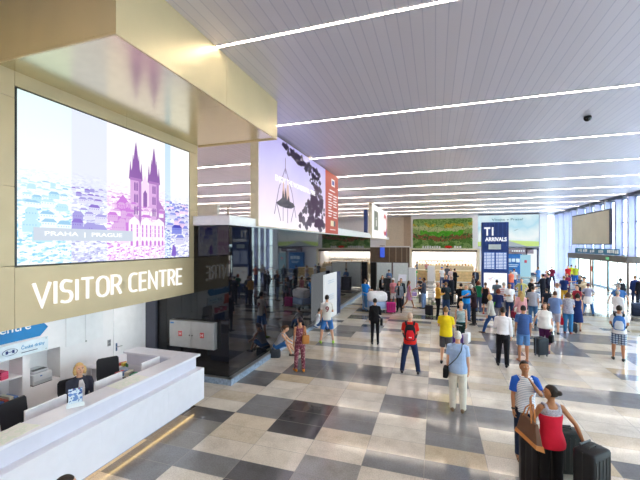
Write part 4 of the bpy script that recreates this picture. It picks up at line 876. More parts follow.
# small things on the counter
T = thing('brochure_stand', 'clear stand with a blue and red brochure in front of the receptionist', 'brochure', (-5.26, 3.98, 1.2), R(53)); 
m = MB(); m.quadbox([(-.09, -.02, .02), (.09, -.02, .02), (.09, -.012, .02), (-.09, -.012, .02), (-.09, .055, .26), (.09, .055, .26), (.09, .063, .26), (-.09, .063, .26)]); m.build('brochure', blotch([(.35, '6f93d0'), (.45, 'd4e4f2'), (.58, '4466a8'), (.66, 'c86a70')], 14), T)
m = MB(); m.bx(-.115, .115, -.03, .10, 0, .01); m.quadbox([(-.115, -.03, .01), (.115, -.03, .01), (.115, -.026, .01), (-.115, -.026, .01), (-.115, -.02, .06), (.115, -.02, .06), (.115, -.016, .06), (-.115, -.016, .06)]); m.build('acrylic_base', mat('e6eef4', .15), T)
for x, y, rz, l in ((-5.3, 3.1, 8, 'pale printed map sheet on the counter top nearest the camera'), (-5.3, 5.0, -5, 'pale printed map sheet on the counter top past the brochure')):
    o = MB().bx(-.17, .17, -.3, .3, 0, .004).build('map_sheet', blotch([(.4, 'efeee8'), (.5, 'e6ebe0'), (.6, 'f4f0ec'), (.68, 'e2e8ee')], 8)); o.location = (x, y, 1.2); o.rotation_euler.z = R(rz); tag(o, l, 'map')
for k in range(7):
    x = -7.2+k*.13; o = MB().bx(-.05, .05, -.1, .1, 0, .05+.02*(k % 3)).build('magazine', mat(('c8503c', 'd8c040', '3f8a50', 'b03a48', '48689c', 'e0d8c8', '3a9a70')[k], .5)); o.location = (x, 6.62, .78); o.rotation_euler.z = R(k*7-20)
    if x > -6.9: o.location = (x, 6.2, .75)
    tag(o, 'small coloured magazine pile behind the far end of the counter', 'magazine', 'magazines behind the counter end')
# dome camera on the ceiling
T = thing('security_camera', 'small black dome camera on the slatted ceiling', 'camera', (4.2, 12.1, HC_)); MB().cyl(0, 0, -.05, 0, .09, 18).build('housing', BLACK, T); MB().ell((0, 0, -.05), (.1, .1, .1), 16, 10).build('dome', mat('101014', .15), T, smooth='full')
# display board by the glass
T = thing('display_board', 'tall white display board with a blue end post standing by the glass wall', 'display board', (-4.9, 15.6, 0)); MB().bx(-.04, .04, 0, 2.1, .06, 2.25).build('panel', glow('e9eff4', .75, 'lit_panel'), T); MB().bx(-.06, .06, 2.1, 2.75, 0, 2.25).build('end_post', mat('23305c', .5), T); MB().bx(-.12, .12, 0, 2.4, 0, .06).build('base', STEEL, T)
m = MB(); [m.bx(.04, .045, .5, 1.5, z, z+.03) for z in (1.9, 1.8, 1.2, 1.1, 1.0)]; m.build('text_lines', mat('9ab0c8', .5), T)
# partition panels with a booth
for x0, x1, l in ((-4.55, -3.32, 'white partition panel behind the standing officer'), (-3.25, -2.02, 'white partition panel right of the officer near the cafe')):
    T = thing('partition_panel', l, 'partition', ((x0+x1)/2, 28.9, 0)); w = (x1-x0)/2; MB().bx(-w+.03, w-.03, -.02, .02, .1, 2.18).build('panel', mat('e3e8e6', .5), T)
    m = MB(); m.bx(-w, -w+.03, -.03, .03, 0, 2.2); m.bx(w-.03, w, -.03, .03, 0, 2.2); m.bx(-w, w, -.03, .03, 2.18, 2.22); m.build('frame', mat('6d7078', .4, .4), T); MB().bx(-w, w, -.2, .2, 0, .03).build('foot', STEEL, T)
tag(MB().bx(-5.04, -4.6, 28.9, 29.3, 0, 2.2).build('dark_gap_filler', BLACK), 'narrow black filler for the dark gap between the glass wall and the white partitions', 'screen')  # black box put in for the dark gap beside the partitions
T = thing('booth_desk', 'small black desk in front of the uniformed officer', 'desk', (-3.62, 27.6, 0)); MB().bx(-.4, .4, -.25, .25, 1.0, 1.06).build('top', BLACK, T); MB().bx(-.38, .38, -.22, .2, 0, 1.0).build('body', mat('26272c', .4), T)
tag(struct(MB().bx(-9, -2.95, 43.9, 44.1, 0, 3.3), 'wall_recess', DARKW))
T = thing('info_screen', 'small bright blue screen on the brown wall beyond the partitions', 'screen', (-6.2, 43.88, 2.0)); MB().bx(-.32, .32, -.04, 0, 0, 1.5).build('housing', BLACK, T); MB().bx(-.28, .28, -.05, -.04, .05, 1.45).build('picture', glow('3f5fd8', .9, 'lcd'), T)
m = MB(); [m.bx(x, x+.1, 43.8, 43.9, 0, 3.3) for x in (-5.4, -4.6, -3.9, -3.3)]; struct(m, 'trim_7', mat('a08a72', .5))
m = MB(); m.bx(-9, -2.9, 43.7, 44.1, 3.3, 3.45); struct(m, 'trim_8', WHITE)
# green planted wall over the cafe
rnd = random.Random(9); T = thing('green_wall', 'big planted green wall with yellow and red flower bands over the cafe', 'plant wall', (0, YB-2.1, 0))
MB().bx(-2.62, 4.28, .02, .19, 3.2, 6.82).build('planter_board', mat('3a5a2c', .8), T)
gm = [mat('6a9a48', .7, var=.3, scale=9), mat('a8c47c', .7, var=.3, scale=9), mat('e0c048', .7), mat('d9dcb0', .7), mat('62cc38', .7, var=.2), mat('b06a52', .7), mat('4a7a3c', .7, var=.3)]
for mi, nm, filt in ((0, 'foliage', None),):
    m = MB()
    for ix in range(86):
        for iz in range(45):
            x = -2.58+ix*.08+rnd.uniform(-.03, .03); z = 3.24+iz*.08+rnd.uniform(-.03, .03); u = (x+2.6)/6.9; v = (z-3.2)/3.6
            q = NZ.noise((x*1.3, z*1.6, 3)); vv = v+.08*q-.10*(abs(u-.5)*2)**2+.05
            k = 0 if vv > .86 else (2 if NZ.noise((x*.9, z, 8)) > -.02 else 1) if vv > .74 else 3 if vv > .62 else (4 if .12 < u < .85 else 1) if vv > .46 else (5 if NZ.noise((x*3, z*3, 1)) > -.15 else 6) if vv > .3 else (1 if q > 0 else 0)
            if vv <= .86 and rnd.random() < .18: k = rnd.choice((0, 1, 6))
            if vv > .86: k = rnd.choice((0, 1, 0, 1, 6))
            m.mi = k; r = rnd.uniform(.06, .1); a = rnd.random()*6
            o = len(m.v); m.v += [(x+r*math.cos(a+j*PI/2), -rnd.uniform(.0, .06), z+r*math.sin(a+j*PI/2)) for j in range(4)]+[(x, -.16, z)]
            for j in range(4): m.f.append((o+j, o+(j+1) % 4, o+4)); m.m.append(k)
    o = m.build('foliage', gm, T); o['kind'] = 'stuff'
[MB().bx(x, x+w, -.22, -.17, 3.2, 3.2+h).build('white_mark', WHITE, T) for x, w, h in ((-1.5, .2, .28), (-1.2, .16, .24), (-.95, .22, .28), (-.65, .18, .28), (-.38, .2, .24), (-.08, .14, .28), (.15, .22, .28), (.45, .18, .24), (2.2, .22, .28), (2.5, .2, .24), (2.8, .22, .28))]; m = MB().ell((1.55, -.2, 3.34), (.45, .05, .16), 16, 8); m.build('red_badge', mat('d8301c', .4), T)
# cafe front frame and counters
T = thing('cafe_front_frame', 'white portal frame with dark fascia around the bright cafe', 'frame', (0, YB-2.1, 0)); m = MB(); m.bx(-3.05, -2.8, -.3, .18, 0, 3.1); m.bx(4.8, 5.05, -.3, .18, 0, 3.1); m.bx(-3.05, 5.05, -.3, .18, 2.98, 3.12); m.build('portal', mat('f4ead2', .5), T)
MB().bx(-2.8, 4.8, -.05, .1, 2.72, 2.98).build('fascia', mat('5e5346', .5), T)
for x in (-1.5, .4, 2.4, 4.0): 
    L_ = thing('ceiling_light', 'lit square panel in the cafe ceiling', 'light', (x, YB+1, 3.04), group='cafe ceiling panels'); MB().bx(-.5, .5, -.6, .6, -.02, -.008).build('diffuser', glow('fffaf2', 22, 'light_diffuser'), L_); MB().bx(-.53, .53, -.63, .63, -.008, 0).build('trim', WHITE, L_)
T = thing('cafe_counter', 'light wood back counter inside the cafe opening', 'counter', (0, YB-1, 0)); MB().bx(-2.5, 4.5, -.3, .4, 0, .95).build('front', mat('efdcb8', .5), T); MB().bx(-2.55, 4.55, -.35, .45, .95, 1.0).build('top', mat('e8d8b8', .4), T)
for z, l in ((1.2, 'lower'), (1.65, 'upper')): tag(MB().bx(-2.3, 4.4, YB+1.9, YB+2.49, z, z+.04).build('wall_shelf', WHITE), l+' wood shelf of jars on the back wall of the cafe', 'shelf')
cols = ('d9a868', 'ecd6a8', 'a87a50', 'e2c490', 'f6eedc', 'cfa06c', '8a6a54')
for k in range(34):
    x = -2.2+k*.195; h = rnd.uniform(.1, .28); z = 1.24 if k % 2 else 1.69; m = MB()
    m.tube([(0, 0, 0), (0, 0, h*.6), (0, 0, h*.75), (0, 0, h)], [.06, .065, .04, .035], 8); o = m.build('jar', mat(cols[k % 7], .4)); o.location = (x, YB+2.1, z); tag(o, 'jar of goods on the cafe back shelf', 'jar', 'jars on the cafe shelf')
for k in range(20):
    x = -2.2+k*.34; m = MB(); m.rbox(0, 0, 0, .24, .2, rnd.uniform(.12, .3), .03); o = m.build('pastry_box', mat(cols[(k*3) % 7], .5)); o.location = (x, YB-1.05, 1.0); tag(o, 'tan pastry box on the cafe counter', 'box', 'boxes on the cafe counter')
def bar(x0, x1, y, label):
    T = thing('bar_counter', label, 'counter', ((x0+x1)/2, y, 0)); w = (x1-x0)/2; MB().bx(-w+.05, w-.05, -.3, .3, .08, 1.06).build('body', WOOD, T); MB().bx(-w, w, -.36, .36, 1.06, 1.12).build('top', mat('edd9ae', .4), T, bevel=.01); MB().bx(-w+.08, w-.08, -.26, .26, 0, .08).build('plinth', WHITE, T)
    m = MB(); [m.bx(-w+.05, w-.05, -.306, -.3, z, z+.012) for z in (.4, .72)]; m.build('groove', mat('a97c40', .6), T)
bar(.02, 4.15, 36.7, 'long light wood bar counter in front of the bright cafe'); bar(-1.85, -.72, 36.7, 'short light wood bar counter left of the white pillar')
for x, y, h, w, l in ((-.36, 36.2, 1.55, .34, 'plain white pillar between the two wooden bar counters'), (-1.75, 29.2, 1.8, .3, 'tall plain white pillar right of the partition panels')):
    T = thing('info_pillar', l, 'pillar', (x, y, 0)); MB().bx(-w, w, -.2, .2, .05, h).build('body', WHITE, T, bevel=.02); MB().bx(-w+.04, w-.04, -.16, .16, 0, .05).build('plinth', STEEL, T)
T = thing('sloping_sign', 'slanted white notice lectern beside the partition panels', 'lectern', (-2.35, 27.3, 0)); m = MB(); m.quadbox([(-.3, -.3, .9), (.3, -.3, .9), (.3, .2, 1.35), (-.3, .2, 1.35), (-.3, -.3, .93), (.3, -.3, .93), (.3, .2, 1.38), (-.3, .2, 1.38)]); m.build('board', mat('e0e2f0', .4), T); MB().bx(-.04, .04, -.06, .04, 0, 1.1).build('post', STEEL, T); MB().bx(-.2, .2, -.2, .2, 0, .02).build('base', STEEL, T)
# arrivals totem
NAVY = mat('16387e', .35, var=.1, scale=3, name='navy_panel'); T = thing('arrivals_totem', 'tall navy T1 ARRIVALS totem with flight boards and a lit map', 'sign', (3.4, 23.3, 0))
m = MB(); m.bx(-.72, .72, -.2, .25, .1, 5.0); m.build('tower', NAVY, T, bevel=.01); MB().bx(-.68, .68, -.16, .2, 0, .1).build('base', STEEL, T)
m = MB(); [m.bx(x, x+.012, -.204, -.2, 3.6, 4.98) for x in (-.5, -.3, -.05, .15, .4, .6)]; m.build('pinstripe', mat('3f68b8', .4), T)
sign_text('T1', .5, .5, (-.6, -.215, 4.2), (1, 0, 0), (0, 0, 1), 'letters', glow('f4f8ff', 1, 'lit_letters'), T, .03, .03); sign_text('ARRIVALS', 1.16, .24, (-.55, -.215, 3.86), (1, 0, 0), (0, 0, 1), 'letters', glow('f4f8ff', 1, 'lit_letters'), T, .03, .03)
MB().bx(-.36, .3, -.22, -.2, 3.38, 3.68).build('notice_plate', mat('c9d4d0', .4), T)
for x0, x1 in ((-.62, -.02), (.02, .62)):
    b_ = MB().bx(x0, x1, -.23, -.2, 2.2, 3.22).build('flight_board', glow('3c6cc0', .8, 'lcd'), T); m = MB()
    for k in range(11):
        z = 3.12-k*.088; 
        for a, c in ((.02, .12), (.15, .38), (.42, .56)): m.bx(x0+a, x0+c, -.236, -.23, z, z+.045)
    m.build('text_rows', glow('e6f0ff', .95, 'lit_letters'), b_)
mp = MB().bx(-.62, .62, -.23, -.2, .78, 1.98).build('map_panel', glow('fbfdff', 1.0, 'lit_panel'), T)
m = MB(); m.mi = 0; m.tube([(-.35, -.234, 1.55), (-.1, -.234, 1.75), (.0, -.234, 1.6), (.3, -.234, 1.65)], .012, 6); m.mi = 1; m.tube([(-.4, -.234, 1.6), (-.2, -.234, 1.7), (-.25, -.234, 1.5)], .014, 6); m.build('map_lines', [mat('7aa0d8', .5), mat('e07060', .5)], mp)
# billboard on the back wall
T = thing('billboard', 'wide lit billboard of blue sky, road and green fields on the back wall', 'billboard', (0, YB-.45, 0)); MB().bx(4.7, 11.75, 0, .44, 3.35, 7.28).build('box', mat('8f96a8', .4, .3), T)
MB().bx(4.78, 11.67, -.02, 0, 3.43, 7.2).build('picture', gradient([(0, 'c8e4ec'), (.3, 'f4fafa'), (.5, 'e0f2f6'), (.72, 'b4dff0'), (1, 'e4f6fa')], 'Z', 3.4, 7.2, .45, 1.1, emis=.85, name='billboard_print'), T)
m = MB(); m.prism([(4.78, -.03, 3.95), (4.78, -.03, 3.43), (6.2, -.03, 3.43), (8.2, -.03, 4.15)], (0, .01, 0)); m.prism([(11.67, -.03, 4.0), (11.67, -.03, 3.43), (10.4, -.03, 3.43), (8.3, -.03, 4.15)], (0, .01, 0)); m.mi = 1; m.prism([(6.2, -.03, 3.43), (10.4, -.03, 3.43), (8.3, -.03, 4.15), (8.2, -.03, 4.15)], (0, .01, 0)); m.build('fields_and_road', [glow('c4e07c', .9, 'print_ink'), glow('a8b4bc', .85, 'print_ink')], T)
sign_text('Vítejte v Praze!', 3.4, .36, (6.6, -.04, 6.45), (1, 0, 0), (0, 0, 1), 'letters', glow('4c7a84', .7, 'print_ink'), T, .02, .01); m = MB(); m.prism([(9.0, -.04, 5.3), (9.6, -.04, 5.55), (9.7, -.04, 5.62), (9.5, -.04, 5.5), (9.2, -.04, 5.33)], (0, .01, 0)); m.build('aeroplane', glow('506070', .5, 'print_ink'), T)
# shop under the billboard
T = thing('shop_front', 'brown topped shop front with blue poster under the billboard', 'shop front', (0, YB-.5, 0)); MB().bx(8.0, 11.1, 0, .45, 2.55, 3.2).build('header', mat('8a7a84', .5), T); [MB().bx(8.8+k*.24, 8.95+k*.24, -.02, 0, 2.77, 2.97).build('white_mark', WHITE, T) for k in range(6)]
MB().bx(7.6, 9.9, 0, .4, .1, 2.5).build('blue_poster', mat('2b6db4', .4), T); [MB().bx(x, x+w, -.012, 0, z, z+h).build('pale_mark', mat('e0ecf8', .5), T) for x, w, z, h in ((8.2, .5, 1.5, .45), (8.8, .35, 1.55, .4), (9.25, .4, 1.5, .45), (8.3, 1.2, 1.15, .08), (8.5, .9, .95, .08))]
T = thing('advert_pylon', 'pale cyan advert pylon right of the blue poster', 'sign', (9.6, 44.5, 0)); MB().bx(-.5, .5, -.1, .1, 0, 2.5).build('panel', glow('a8dcf0', .75, 'lit_panel'), T); MB().bx(-.5, .5, -.15, .15, -.0, .05).build('base', STEEL, T); MB().bx(-.12, .12, -.12, -.1, 1.6, 1.9).build('red_mark', mat('d84860', .5), T)
m = MB(); m.bx(10.3, 10.45, YB-.5, YB-.4, 0, 3.2); m.bx(11.45, 11.6, YB-.5, YB-.4, 0, 3.2); m.bx(10.3, 11.6, YB-.5, YB-.4, .0, .3); m.bx(10.3, 11.6, YB-.5, YB-.4, 3.05, 3.2); d = struct(m, 'door_3', mat('2c3858', .4)); MB().bx(10.45, 11.45, YB-.44, YB-.43, .3, 3.05).build('lit_glass', glow('f2f4f8', .9, 'lit_panel'), d)
# big blank video wall and teal sign over the exit
T = thing('video_wall', 'large blank beige video screen hung above the glass exit doors', 'screen', (13.1, 0, 0)); MB().bx(0, .18, 33.5, 41.5, 3.65, 6.5).build('frame', mat('4a4a50', .5), T); MB().bx(-.01, 0, 33.6, 41.4, 3.72, 6.38).build('screen', mat('cdc4b0', .45, .1, var=.08, scale=.6), T)
m = MB(); [m.tube([(.09, y, 6.5), (.09, y, 7.4)], .03, 8) for y in (34.5, 37.5, 40.5)]; m.build('hanger', STEEL, T)
T = thing('exit_sign_band', 'long teal pictogram sign band over the glass exit doors', 'sign', (13.0, 0, 0)); MB().bx(0, .1, 31.9, 40.4, 2.85, 3.32).build('panel', mat('1a6a94', .4), T); m = MB(); rnd = random.Random(2)
for g in (39.4, 38.2, 36.7, 35.0, 33.4, 32.5):
    for k in range(3): a = g-k*.32; m.bx(-.008, 0, a, a+rnd.uniform(.14, .26), 2.93+rnd.uniform(0, .08), 3.18+rnd.uniform(0, .08))
m.build('pictograms', mat('f2f6f8', .5), T)
m = MB(); [m.tube([(.05, y, 2.8), (.05, y, 2.85)], .03, 8) for y in (33, 36, 39)]; m.build('bracket', STEEL, T)
# ---------------------------------------------------------------- light and camera
W = bpy.data.worlds.new('sky'); bpy.context.scene.world = W; W.use_nodes = True; nt = W.node_tree; bg = nt.nodes['Background']
sk = nt.nodes.new('ShaderNodeTexSky'); sk.sky_type = 'HOSEK_WILKIE'; sk.sun_direction = (.5, -.3, .8); sk.turbidity = 3
mxs = nt.nodes.new('ShaderNodeMixRGB'); mxs.inputs[0].default_value = .85; nt.links.new(sk.outputs[0], mxs.inputs[1]); mxs.inputs[2].default_value = (1, .97, .94, 1); nt.links.new(mxs.outputs[0], bg.inputs[0]); bg.inputs[1].default_value = SKY
cam = bpy.data.cameras.new('camera'); co = bpy.data.objects.new('camera', cam); C.objects.link(co); co.location = (0, 0, 3.7); co.rotation_euler = (PI/2, 0, math.atan(115/352))
cam.sensor_width = 36; cam.lens = 352/640*36; cam.shift_y = 4/640; cam.clip_end = 300; cam.clip_start = .05
S = bpy.context.scene; S.camera = co; S.view_settings.view_transform = 'Standard'; S.view_settings.look = 'None'; S.view_settings.gamma = 1; S.view_settings.use_curve_mapping = False; S.view_settings.exposure = EXPO
S.cycles.max_bounces = 8
sun = bpy.data.lights.new('sun', 'SUN'); sun.energy = 3; sun.angle = .02; so = bpy.data.objects.new('sun', sun); C.objects.link(so); so.rotation_euler = (R(-15), R(-28), 0); so.location = (0, 0, 30)
J = {}
J['old'] = person('white haired man in light blue shirt and cream trousers with a black shoulder bag', 0.48, 8.36, -8, 1.76, fat=1.18,hair=('short','white'),top=('tshirt','a9c3ea'),bot=('trousers','e6dfd2'),shoes='7a6248',arms=('down','down'),legs='stand',vox=.009)
J['redb'] = person('man in red t shirt and dark jeans wearing a red and black backpack, back turned', -0.68, 10.40, 4, 1.74, fat=1.08,hair=('short','c9b09a'),top=('tshirt','e22a22'),bot=('trousers','1f2e52'),arms=('phone','front'),legs='wide')
J['blk'] = person('woman all in black with her back turned beside the white luggage trolley', -2.11, 13.01, 9, 1.68, fem=1,hair=('short','dark'),top=('long','17171c'),bot=('leggings','14141a'),shoes='202024',arms=('down','front'),legs='stand')
J['yel'] = person('man in bright yellow t shirt and dark grey shorts seen from behind', 0.32, 11.52, -10, 1.76, fat=1.12,hair=('short','sand'),top=('tshirt','f4d822'),bot=('shorts','55565c'),shoes='1c1c20',arms=('front','front'),legs='ease')
J['wsh'] = person('man in white shirt and black trousers with his back turned, beside blue shirted man', 1.96, 11.87, -12, 1.78, hair=('short','dark'),top=('long','f4f2f8','tuck'),bot=('trousers','17181f'),shoes='141416',arms=('front','down'),legs='ease')
J['stri'] = person('woman facing us in a teal and white striped tank top with a white carrier bag', 0.88, 13.46, 161, 1.68, fem=1,hair=('pony','blonde'),top=('tank',stripes('eef2f0','3d93a6',22)),bot=('trousers','1f3a38'),shoes='3c3c40',arms=('down','down'),legs='walk',face=True)
J['blub'] = person('man in dark blue t shirt and jean shorts beside a ribbed suitcase', 2.65, 12.57, 0, 1.75, fat=1.05,hair=('short','dark'),top=('tshirt','3f5d97'),bot=('shorts','5b86bd'),shoes=('s','8a2a28'),arms=('down','down'),legs='stand',skin='tan')
J['wtop'] = person('heavy woman facing us in a white top and purple trousers', 3.58, 13.86, 154, 1.68, fem=1,fat=1.45,hair=('bob','brown'),top=('tshirt','f6f4f2'),bot=('capri','52204e'),shoes='5a1f3f',arms=('down','side'),legs='ease',face=True)
J['plaid'] = person('man in white t shirt and blue plaid shorts walking away with a blue backpack', 5.58, 13.63, -22, 1.74, fat=1.1,hair=('short','dark'),top=('tshirt','f5f3f4'),bot=('shorts',plaid('c9d2e0','6d7f9c','2f3f5e')),shoes='26262a',arms=('front','front'),legs=(((.1,.1,-1),(.03,-.1,-1)),((.02,0,-1),(.02,-.2,-1))),skin='tan')
J['boy'] = person('young man in blue sleeved striped t shirt holding his hand to his mouth', 1.48, 6.89, 188, 1.66, hair=('short','dark'),top=('tshirt',stripes('f0f2f6','8fa0bc',34,'Z',.72)),bot=('trousers','1f2d4a'),shoes=('s','6a4a36'),arms=('mouth','down'),legs='stand',skin='brown',pitch=-12,face=True,vox=.009)
J['redw'] = person('woman in red top with grey yoke and bun, pulling a black suitcase', 1.60, 5.90, 13, 1.64, fem=1,hair=('bun','dark'),top=('tank',blotch([(.4,'b8b6c4'),(.5,'8a8898'),(.6,'d8d6e0')],60)),bot=('trousers','15151b'),shoes='1c1c20',arms=(((.25,.35,-.9),(-.2,.6,.75)),((.62,-.25,-.85),(.35,-.2,-1))),legs='stand',skin='brown',yaw=55,vox=.009)
J['nine'] = person('man in blue denim shorts and white t shirt with a maroon 9 on his back', -3.84, 12.59, 21, 1.80, fat=1.05,hair=('short','dark'),top=('tshirt','ece6e2'),bot=('shorts','3f78c0'),shoes='b8e04a',arms=('down','front'),legs='wide',back=('9','8a2f3a',.28,1.16))
J['jump'] = person('woman in a maroon patterned jumpsuit with an orange shoulder bag, looking left', -3.74, 9.57, 36, 1.56, fem=1,hair=('bun','2c2330'),top=('tank',blotch([(.4,'5c1f34'),(.5,'8c3a50'),(.6,'d8b0b0')],34)),bot=('trousers',blotch([(.4,'5c1f34'),(.5,'8c3a50'),(.6,'d8b0b0')],34)),shoes='e0881e',arms=('down','front'),legs='ease',skin='tan',yaw=30)
J['m9'] = person('man in blue polo shirt and jeans standing behind the striped tank top woman', 1.42, 18.26, -154, 1.74, fat=1.15,hair=('short','grey'),top=('tshirt','1f92e4'),bot=('trousers','35619c'),arms=('down','phone'),legs='ease',face=True)
J['dkw'] = person('woman with long dark hair in a dark brown jacket and black trousers', 1.69, 17.47, 89, 1.72, fem=1,hair=('long','2b1c1c'),top=('jacket','33222a'),bot=('trousers','16161c'),arms=('reach','down'),legs='ease')
J['blo'] = person('blonde woman striding left in grey cardigan and dark blue jeans', 2.23, 15.95, 62, 1.68, fem=1,hair=('bob','blonde'),top=('long','b9b4ac'),bot=('trousers','2d4f86'),shoes='5c4838',arms=('down','front'),legs='stride',lean=8)
J['pink'] = person('blonde long haired woman in a pink cardigan and white trousers', 3.48, 16.88, 8, 1.70, fem=1,hair=('long','blonde'),top=('jacket','e6a9ae'),bot=('trousers','f0eff4'),arms=('carry','down'),legs='stand')
J['bgt'] = person('man in blue grey t shirt and pale grey shorts seen from behind', 4.69, 16.76, -16, 1.75, fat=1.1,hair=('short','brown'),top=('tshirt','6f86b4'),bot=('shorts','a9a4b4'),shoes='2a2a30',arms=('front','front'),legs='stand')
J['gjw'] = person('woman in grey patterned blouse and blue jeans holding a red bag', 5.23, 17.02, -22, 1.70, fem=1,fat=1.22,hair=('bob','brown'),top=('tshirt',blotch([(.4,'9a9cb0'),(.5,'c4c4d0'),(.6,'b0aec0')],30)),bot=('trousers','3f7fb4'),shoes='8a3a26',arms=('down','front'),legs='stand')
J['navd'] = person('woman in a sleeveless navy dress behind the woman with the red bag', 5.76, 17.63, -8, 1.60, fem=1,hair=('bob','dark'),top=('dress','1d2f66',.45),bot=('none','ffffff'),shoes='6a3a2a',arms=('down','down'),legs='stand')
J['mar'] = person('man in dark red t shirt facing left holding a beige bag', 6.39, 19.61, 112, 1.76, fat=1.05,hair=('short','dark'),top=('tshirt','962437'),bot=('trousers','3c4868'),arms=('down','front'),legs='ease',face=True)
J['wai'] = person('red haired woman in grey top with a white sweater tied round her waist', 7.58, 21.77, -14, 1.66, fem=1,hair=('bun','5e1f22'),top=('tshirt','a4a6c0'),bot=('trousers','2f63a0'),arms=('hip','hip'),legs='wide')
J['sup'] = person('man pushing the white loaded trolley in bright blue t shirt and jeans', -3.67, 19.25, -24, 1.76, fat=1.12,hair=('short','brown'),top=('tshirt','2382d8'),bot=('trousers','4e7cae'),arms=('push','push'),legs='ease')
J['bjk'] = person('long haired woman in a black jacket and grey top near the white partition', -3.22, 22.85, 183, 1.68, fem=1,hair=('long','brown'),top=('jacket','1b1b20','8f8f98'),bot=('trousers','4a4a55'),arms=('front','down'),legs='ease',face=True)
J['pkc'] = person('woman in pink t shirt, white shorts and white cap by the magenta suitcase', -2.33, 20.98, -154, 1.68, fem=1,hair=('cap','f4f2f0'),top=('tshirt','ee9aa4'),bot=('shorts','f4f2f4'),arms=('down','down'),legs='ease',skin='tan')
J['gvs'] = person('man in dark vest and pale green shirt right of the white capped woman', -1.86, 20.71, 175, 1.72, hair=('short','dark'),top=('jacket','27313a','cfe6d8'),bot=('trousers','2a2e3a'),arms=('down','front'),legs='stand')
J['bjs'] = person('woman in black top and black trousers with a grey cardigan, walking towards us', -1.86, 19.54, 175, 1.68, fem=1,hair=('long','brown'),top=('jacket','7e8694','17171b'),bot=('leggings','17171b'),arms=('down','phone'),legs='ease',face=True)
J['mau'] = person('woman in a short mauve dress striding right with long brown hair', -1.42, 20.78, -71, 1.66, fem=1,hair=('long','brown'),top=('dress','c890b8',.28),bot=('none','ffffff'),shoes='b08a6a',arms=('front','down'),legs='stride',skin='tan')
J['gts'] = person('man in dark grey t shirt and light jeans facing left beside a black suitcase', -0.60, 21.05, 82, 1.76, fat=1.05,hair=('short','dark'),top=('tshirt','4a5062'),bot=('trousers','7f9ccb'),arms=('push','front'),legs='ease',skin='tan')
J['kid'] = person('child with a blue cap sitting on luggage left of the dark grey shirted man', -1.01, 25.81, 152, 1.30, hair=('cap','2a66c8'),top=('tshirt','30343e'),bot=('trousers','26282f'),arms=('front','front'),legs='stand')
J['grn'] = person('boy in bright green t shirt near the white pillar', -1.69, 32.62, 183, 1.55, hair=('short','brown'),top=('tshirt','20a04a'),bot=('trousers','6f7c94'),shoes='d84a7c',arms=('front','front'),legs='stand')
J['gy1'] = person('woman in grey top far off at the left end of the cafe', -1.98, 42.27, 93, 1.66, fem=1,hair=('bob','brown'),top=('tshirt','6f7c8c'),bot=('trousers','7a6a7a'),arms=('front','front'))
J['gp1'] = person('woman in green and pink standing far off before the short bar counter', -0.88, 41.22, 181, 1.66, fem=1,hair=('short','brown'),top=('tshirt','d9a0a8'),bot=('skirt','2a9a68',.3),arms=('front','down'))
J['ora'] = person('man in a golden yellow jacket and black trousers facing right', 0.14, 18.82, -70, 1.76, hair=('short','c9a488'),top=('long','e0a945','tuck'),bot=('trousers','1b1b22'),arms=('down','front'),legs='ease',skin='tan')
J['dgx'] = person('man in dark green t shirt and jeans with a black cross body bag, back turned', 0.54, 19.21, -2, 1.74, fat=1.08,hair=('short','sand'),top=('tshirt','35434a'),bot=('trousers','3e5a86'),arms=('front','front'),legs='stand')
J['bsu'] = person('bald man in a long black suit facing left behind the yellow jacket man', 0.95, 22.81, 58, 1.78, fat=1.1,hair=('fringe','d0b8a4'),top=('jacket','191b24','d8d8e0'),bot=('trousers','191b24'),arms=('front','down'))
J['nvy'] = person('man in navy shirt beside the bald man in black', 0.69, 23.73, 148, 1.72, hair=('short','c8a890'),top=('long','24335e'),bot=('trousers','23263a'),arms=('front','front'))
J['bca'] = person('person in white shirt with a bright blue cap near the bar counter', 0.57, 32.11, 199, 1.70, hair=('cap','2a6fd8'),top=('tshirt','eef0f4'),bot=('trousers','5d6f94'),arms=('front','down'))
J['dg2'] = person('person in dark grey top standing at the bar counter, back turned', 1.07, 34.64, -2, 1.70, hair=('short','brown'),top=('tshirt','5a5e6a'),bot=('trousers','4a5068'),arms=('front','front'))
J['dsu'] = person('man in a black suit with hands down at the bar counter', 1.48, 29.38, -63, 1.78, hair=('short','dark'),top=('jacket','14161c','e8e8e8'),bot=('trousers','14161c'),arms=('down','front'))
J['lb1'] = person('woman in pale top standing between the grey topped person and the suited man', 1.27, 31.63, 178, 1.66, fem=1,hair=('bob','sand'),top=('tshirt','d8c4c4'),bot=('skirt','c4c0cc',.35),arms=('down','front'))
J['blt'] = person('man in black t shirt with his back turned right of the bald man', 1.23, 18.82, -4, 1.74, fat=1.1,hair=('short','dark'),top=('tshirt','1a1a1e'),bot=('trousers','20222a'),arms=('front','front'))
J['gwh'] = person('grey haired woman in dark clothes behind the long dark haired woman', 1.75, 19.50, 35, 1.64, fem=1,hair=('bob','white'),top=('long','2a2a30'),bot=('trousers','22222a'),arms=('front','down'))
J['fsh'] = person('man in dark jacket far off right of the bar counter', 3.05, 30.26, 164, 1.74, hair=('short','grey'),top=('jacket','2a3040','8a94a8'),bot=('trousers','22242e'),arms=('down','down'))
J['fs2'] = person('woman in grey far off beside the totem', 2.40, 25.16, 95, 1.64, fem=1,hair=('bob','brown'),top=('long','6b6664'),bot=('trousers','4a464c'),arms=('front','down'))
J['grt'] = person('red brown haired woman in a green top left of the totem', 2.25, 20.84, -36, 1.68, fem=1,hair=('bob','red'),top=('tshirt','1c8458'),bot=('trousers','4a5c88'),arms=('front','front'))
J['blk2'] = person('woman in black tank top and short black skirt with a red bag by the totem', 2.54, 20.40, -27, 1.66, fem=1,hair=('bun','brown'),top=('tank','1c1c22'),bot=('skirt','1c1c22',.28),shoes='b03030',arms=('front','front'),skin='tan')
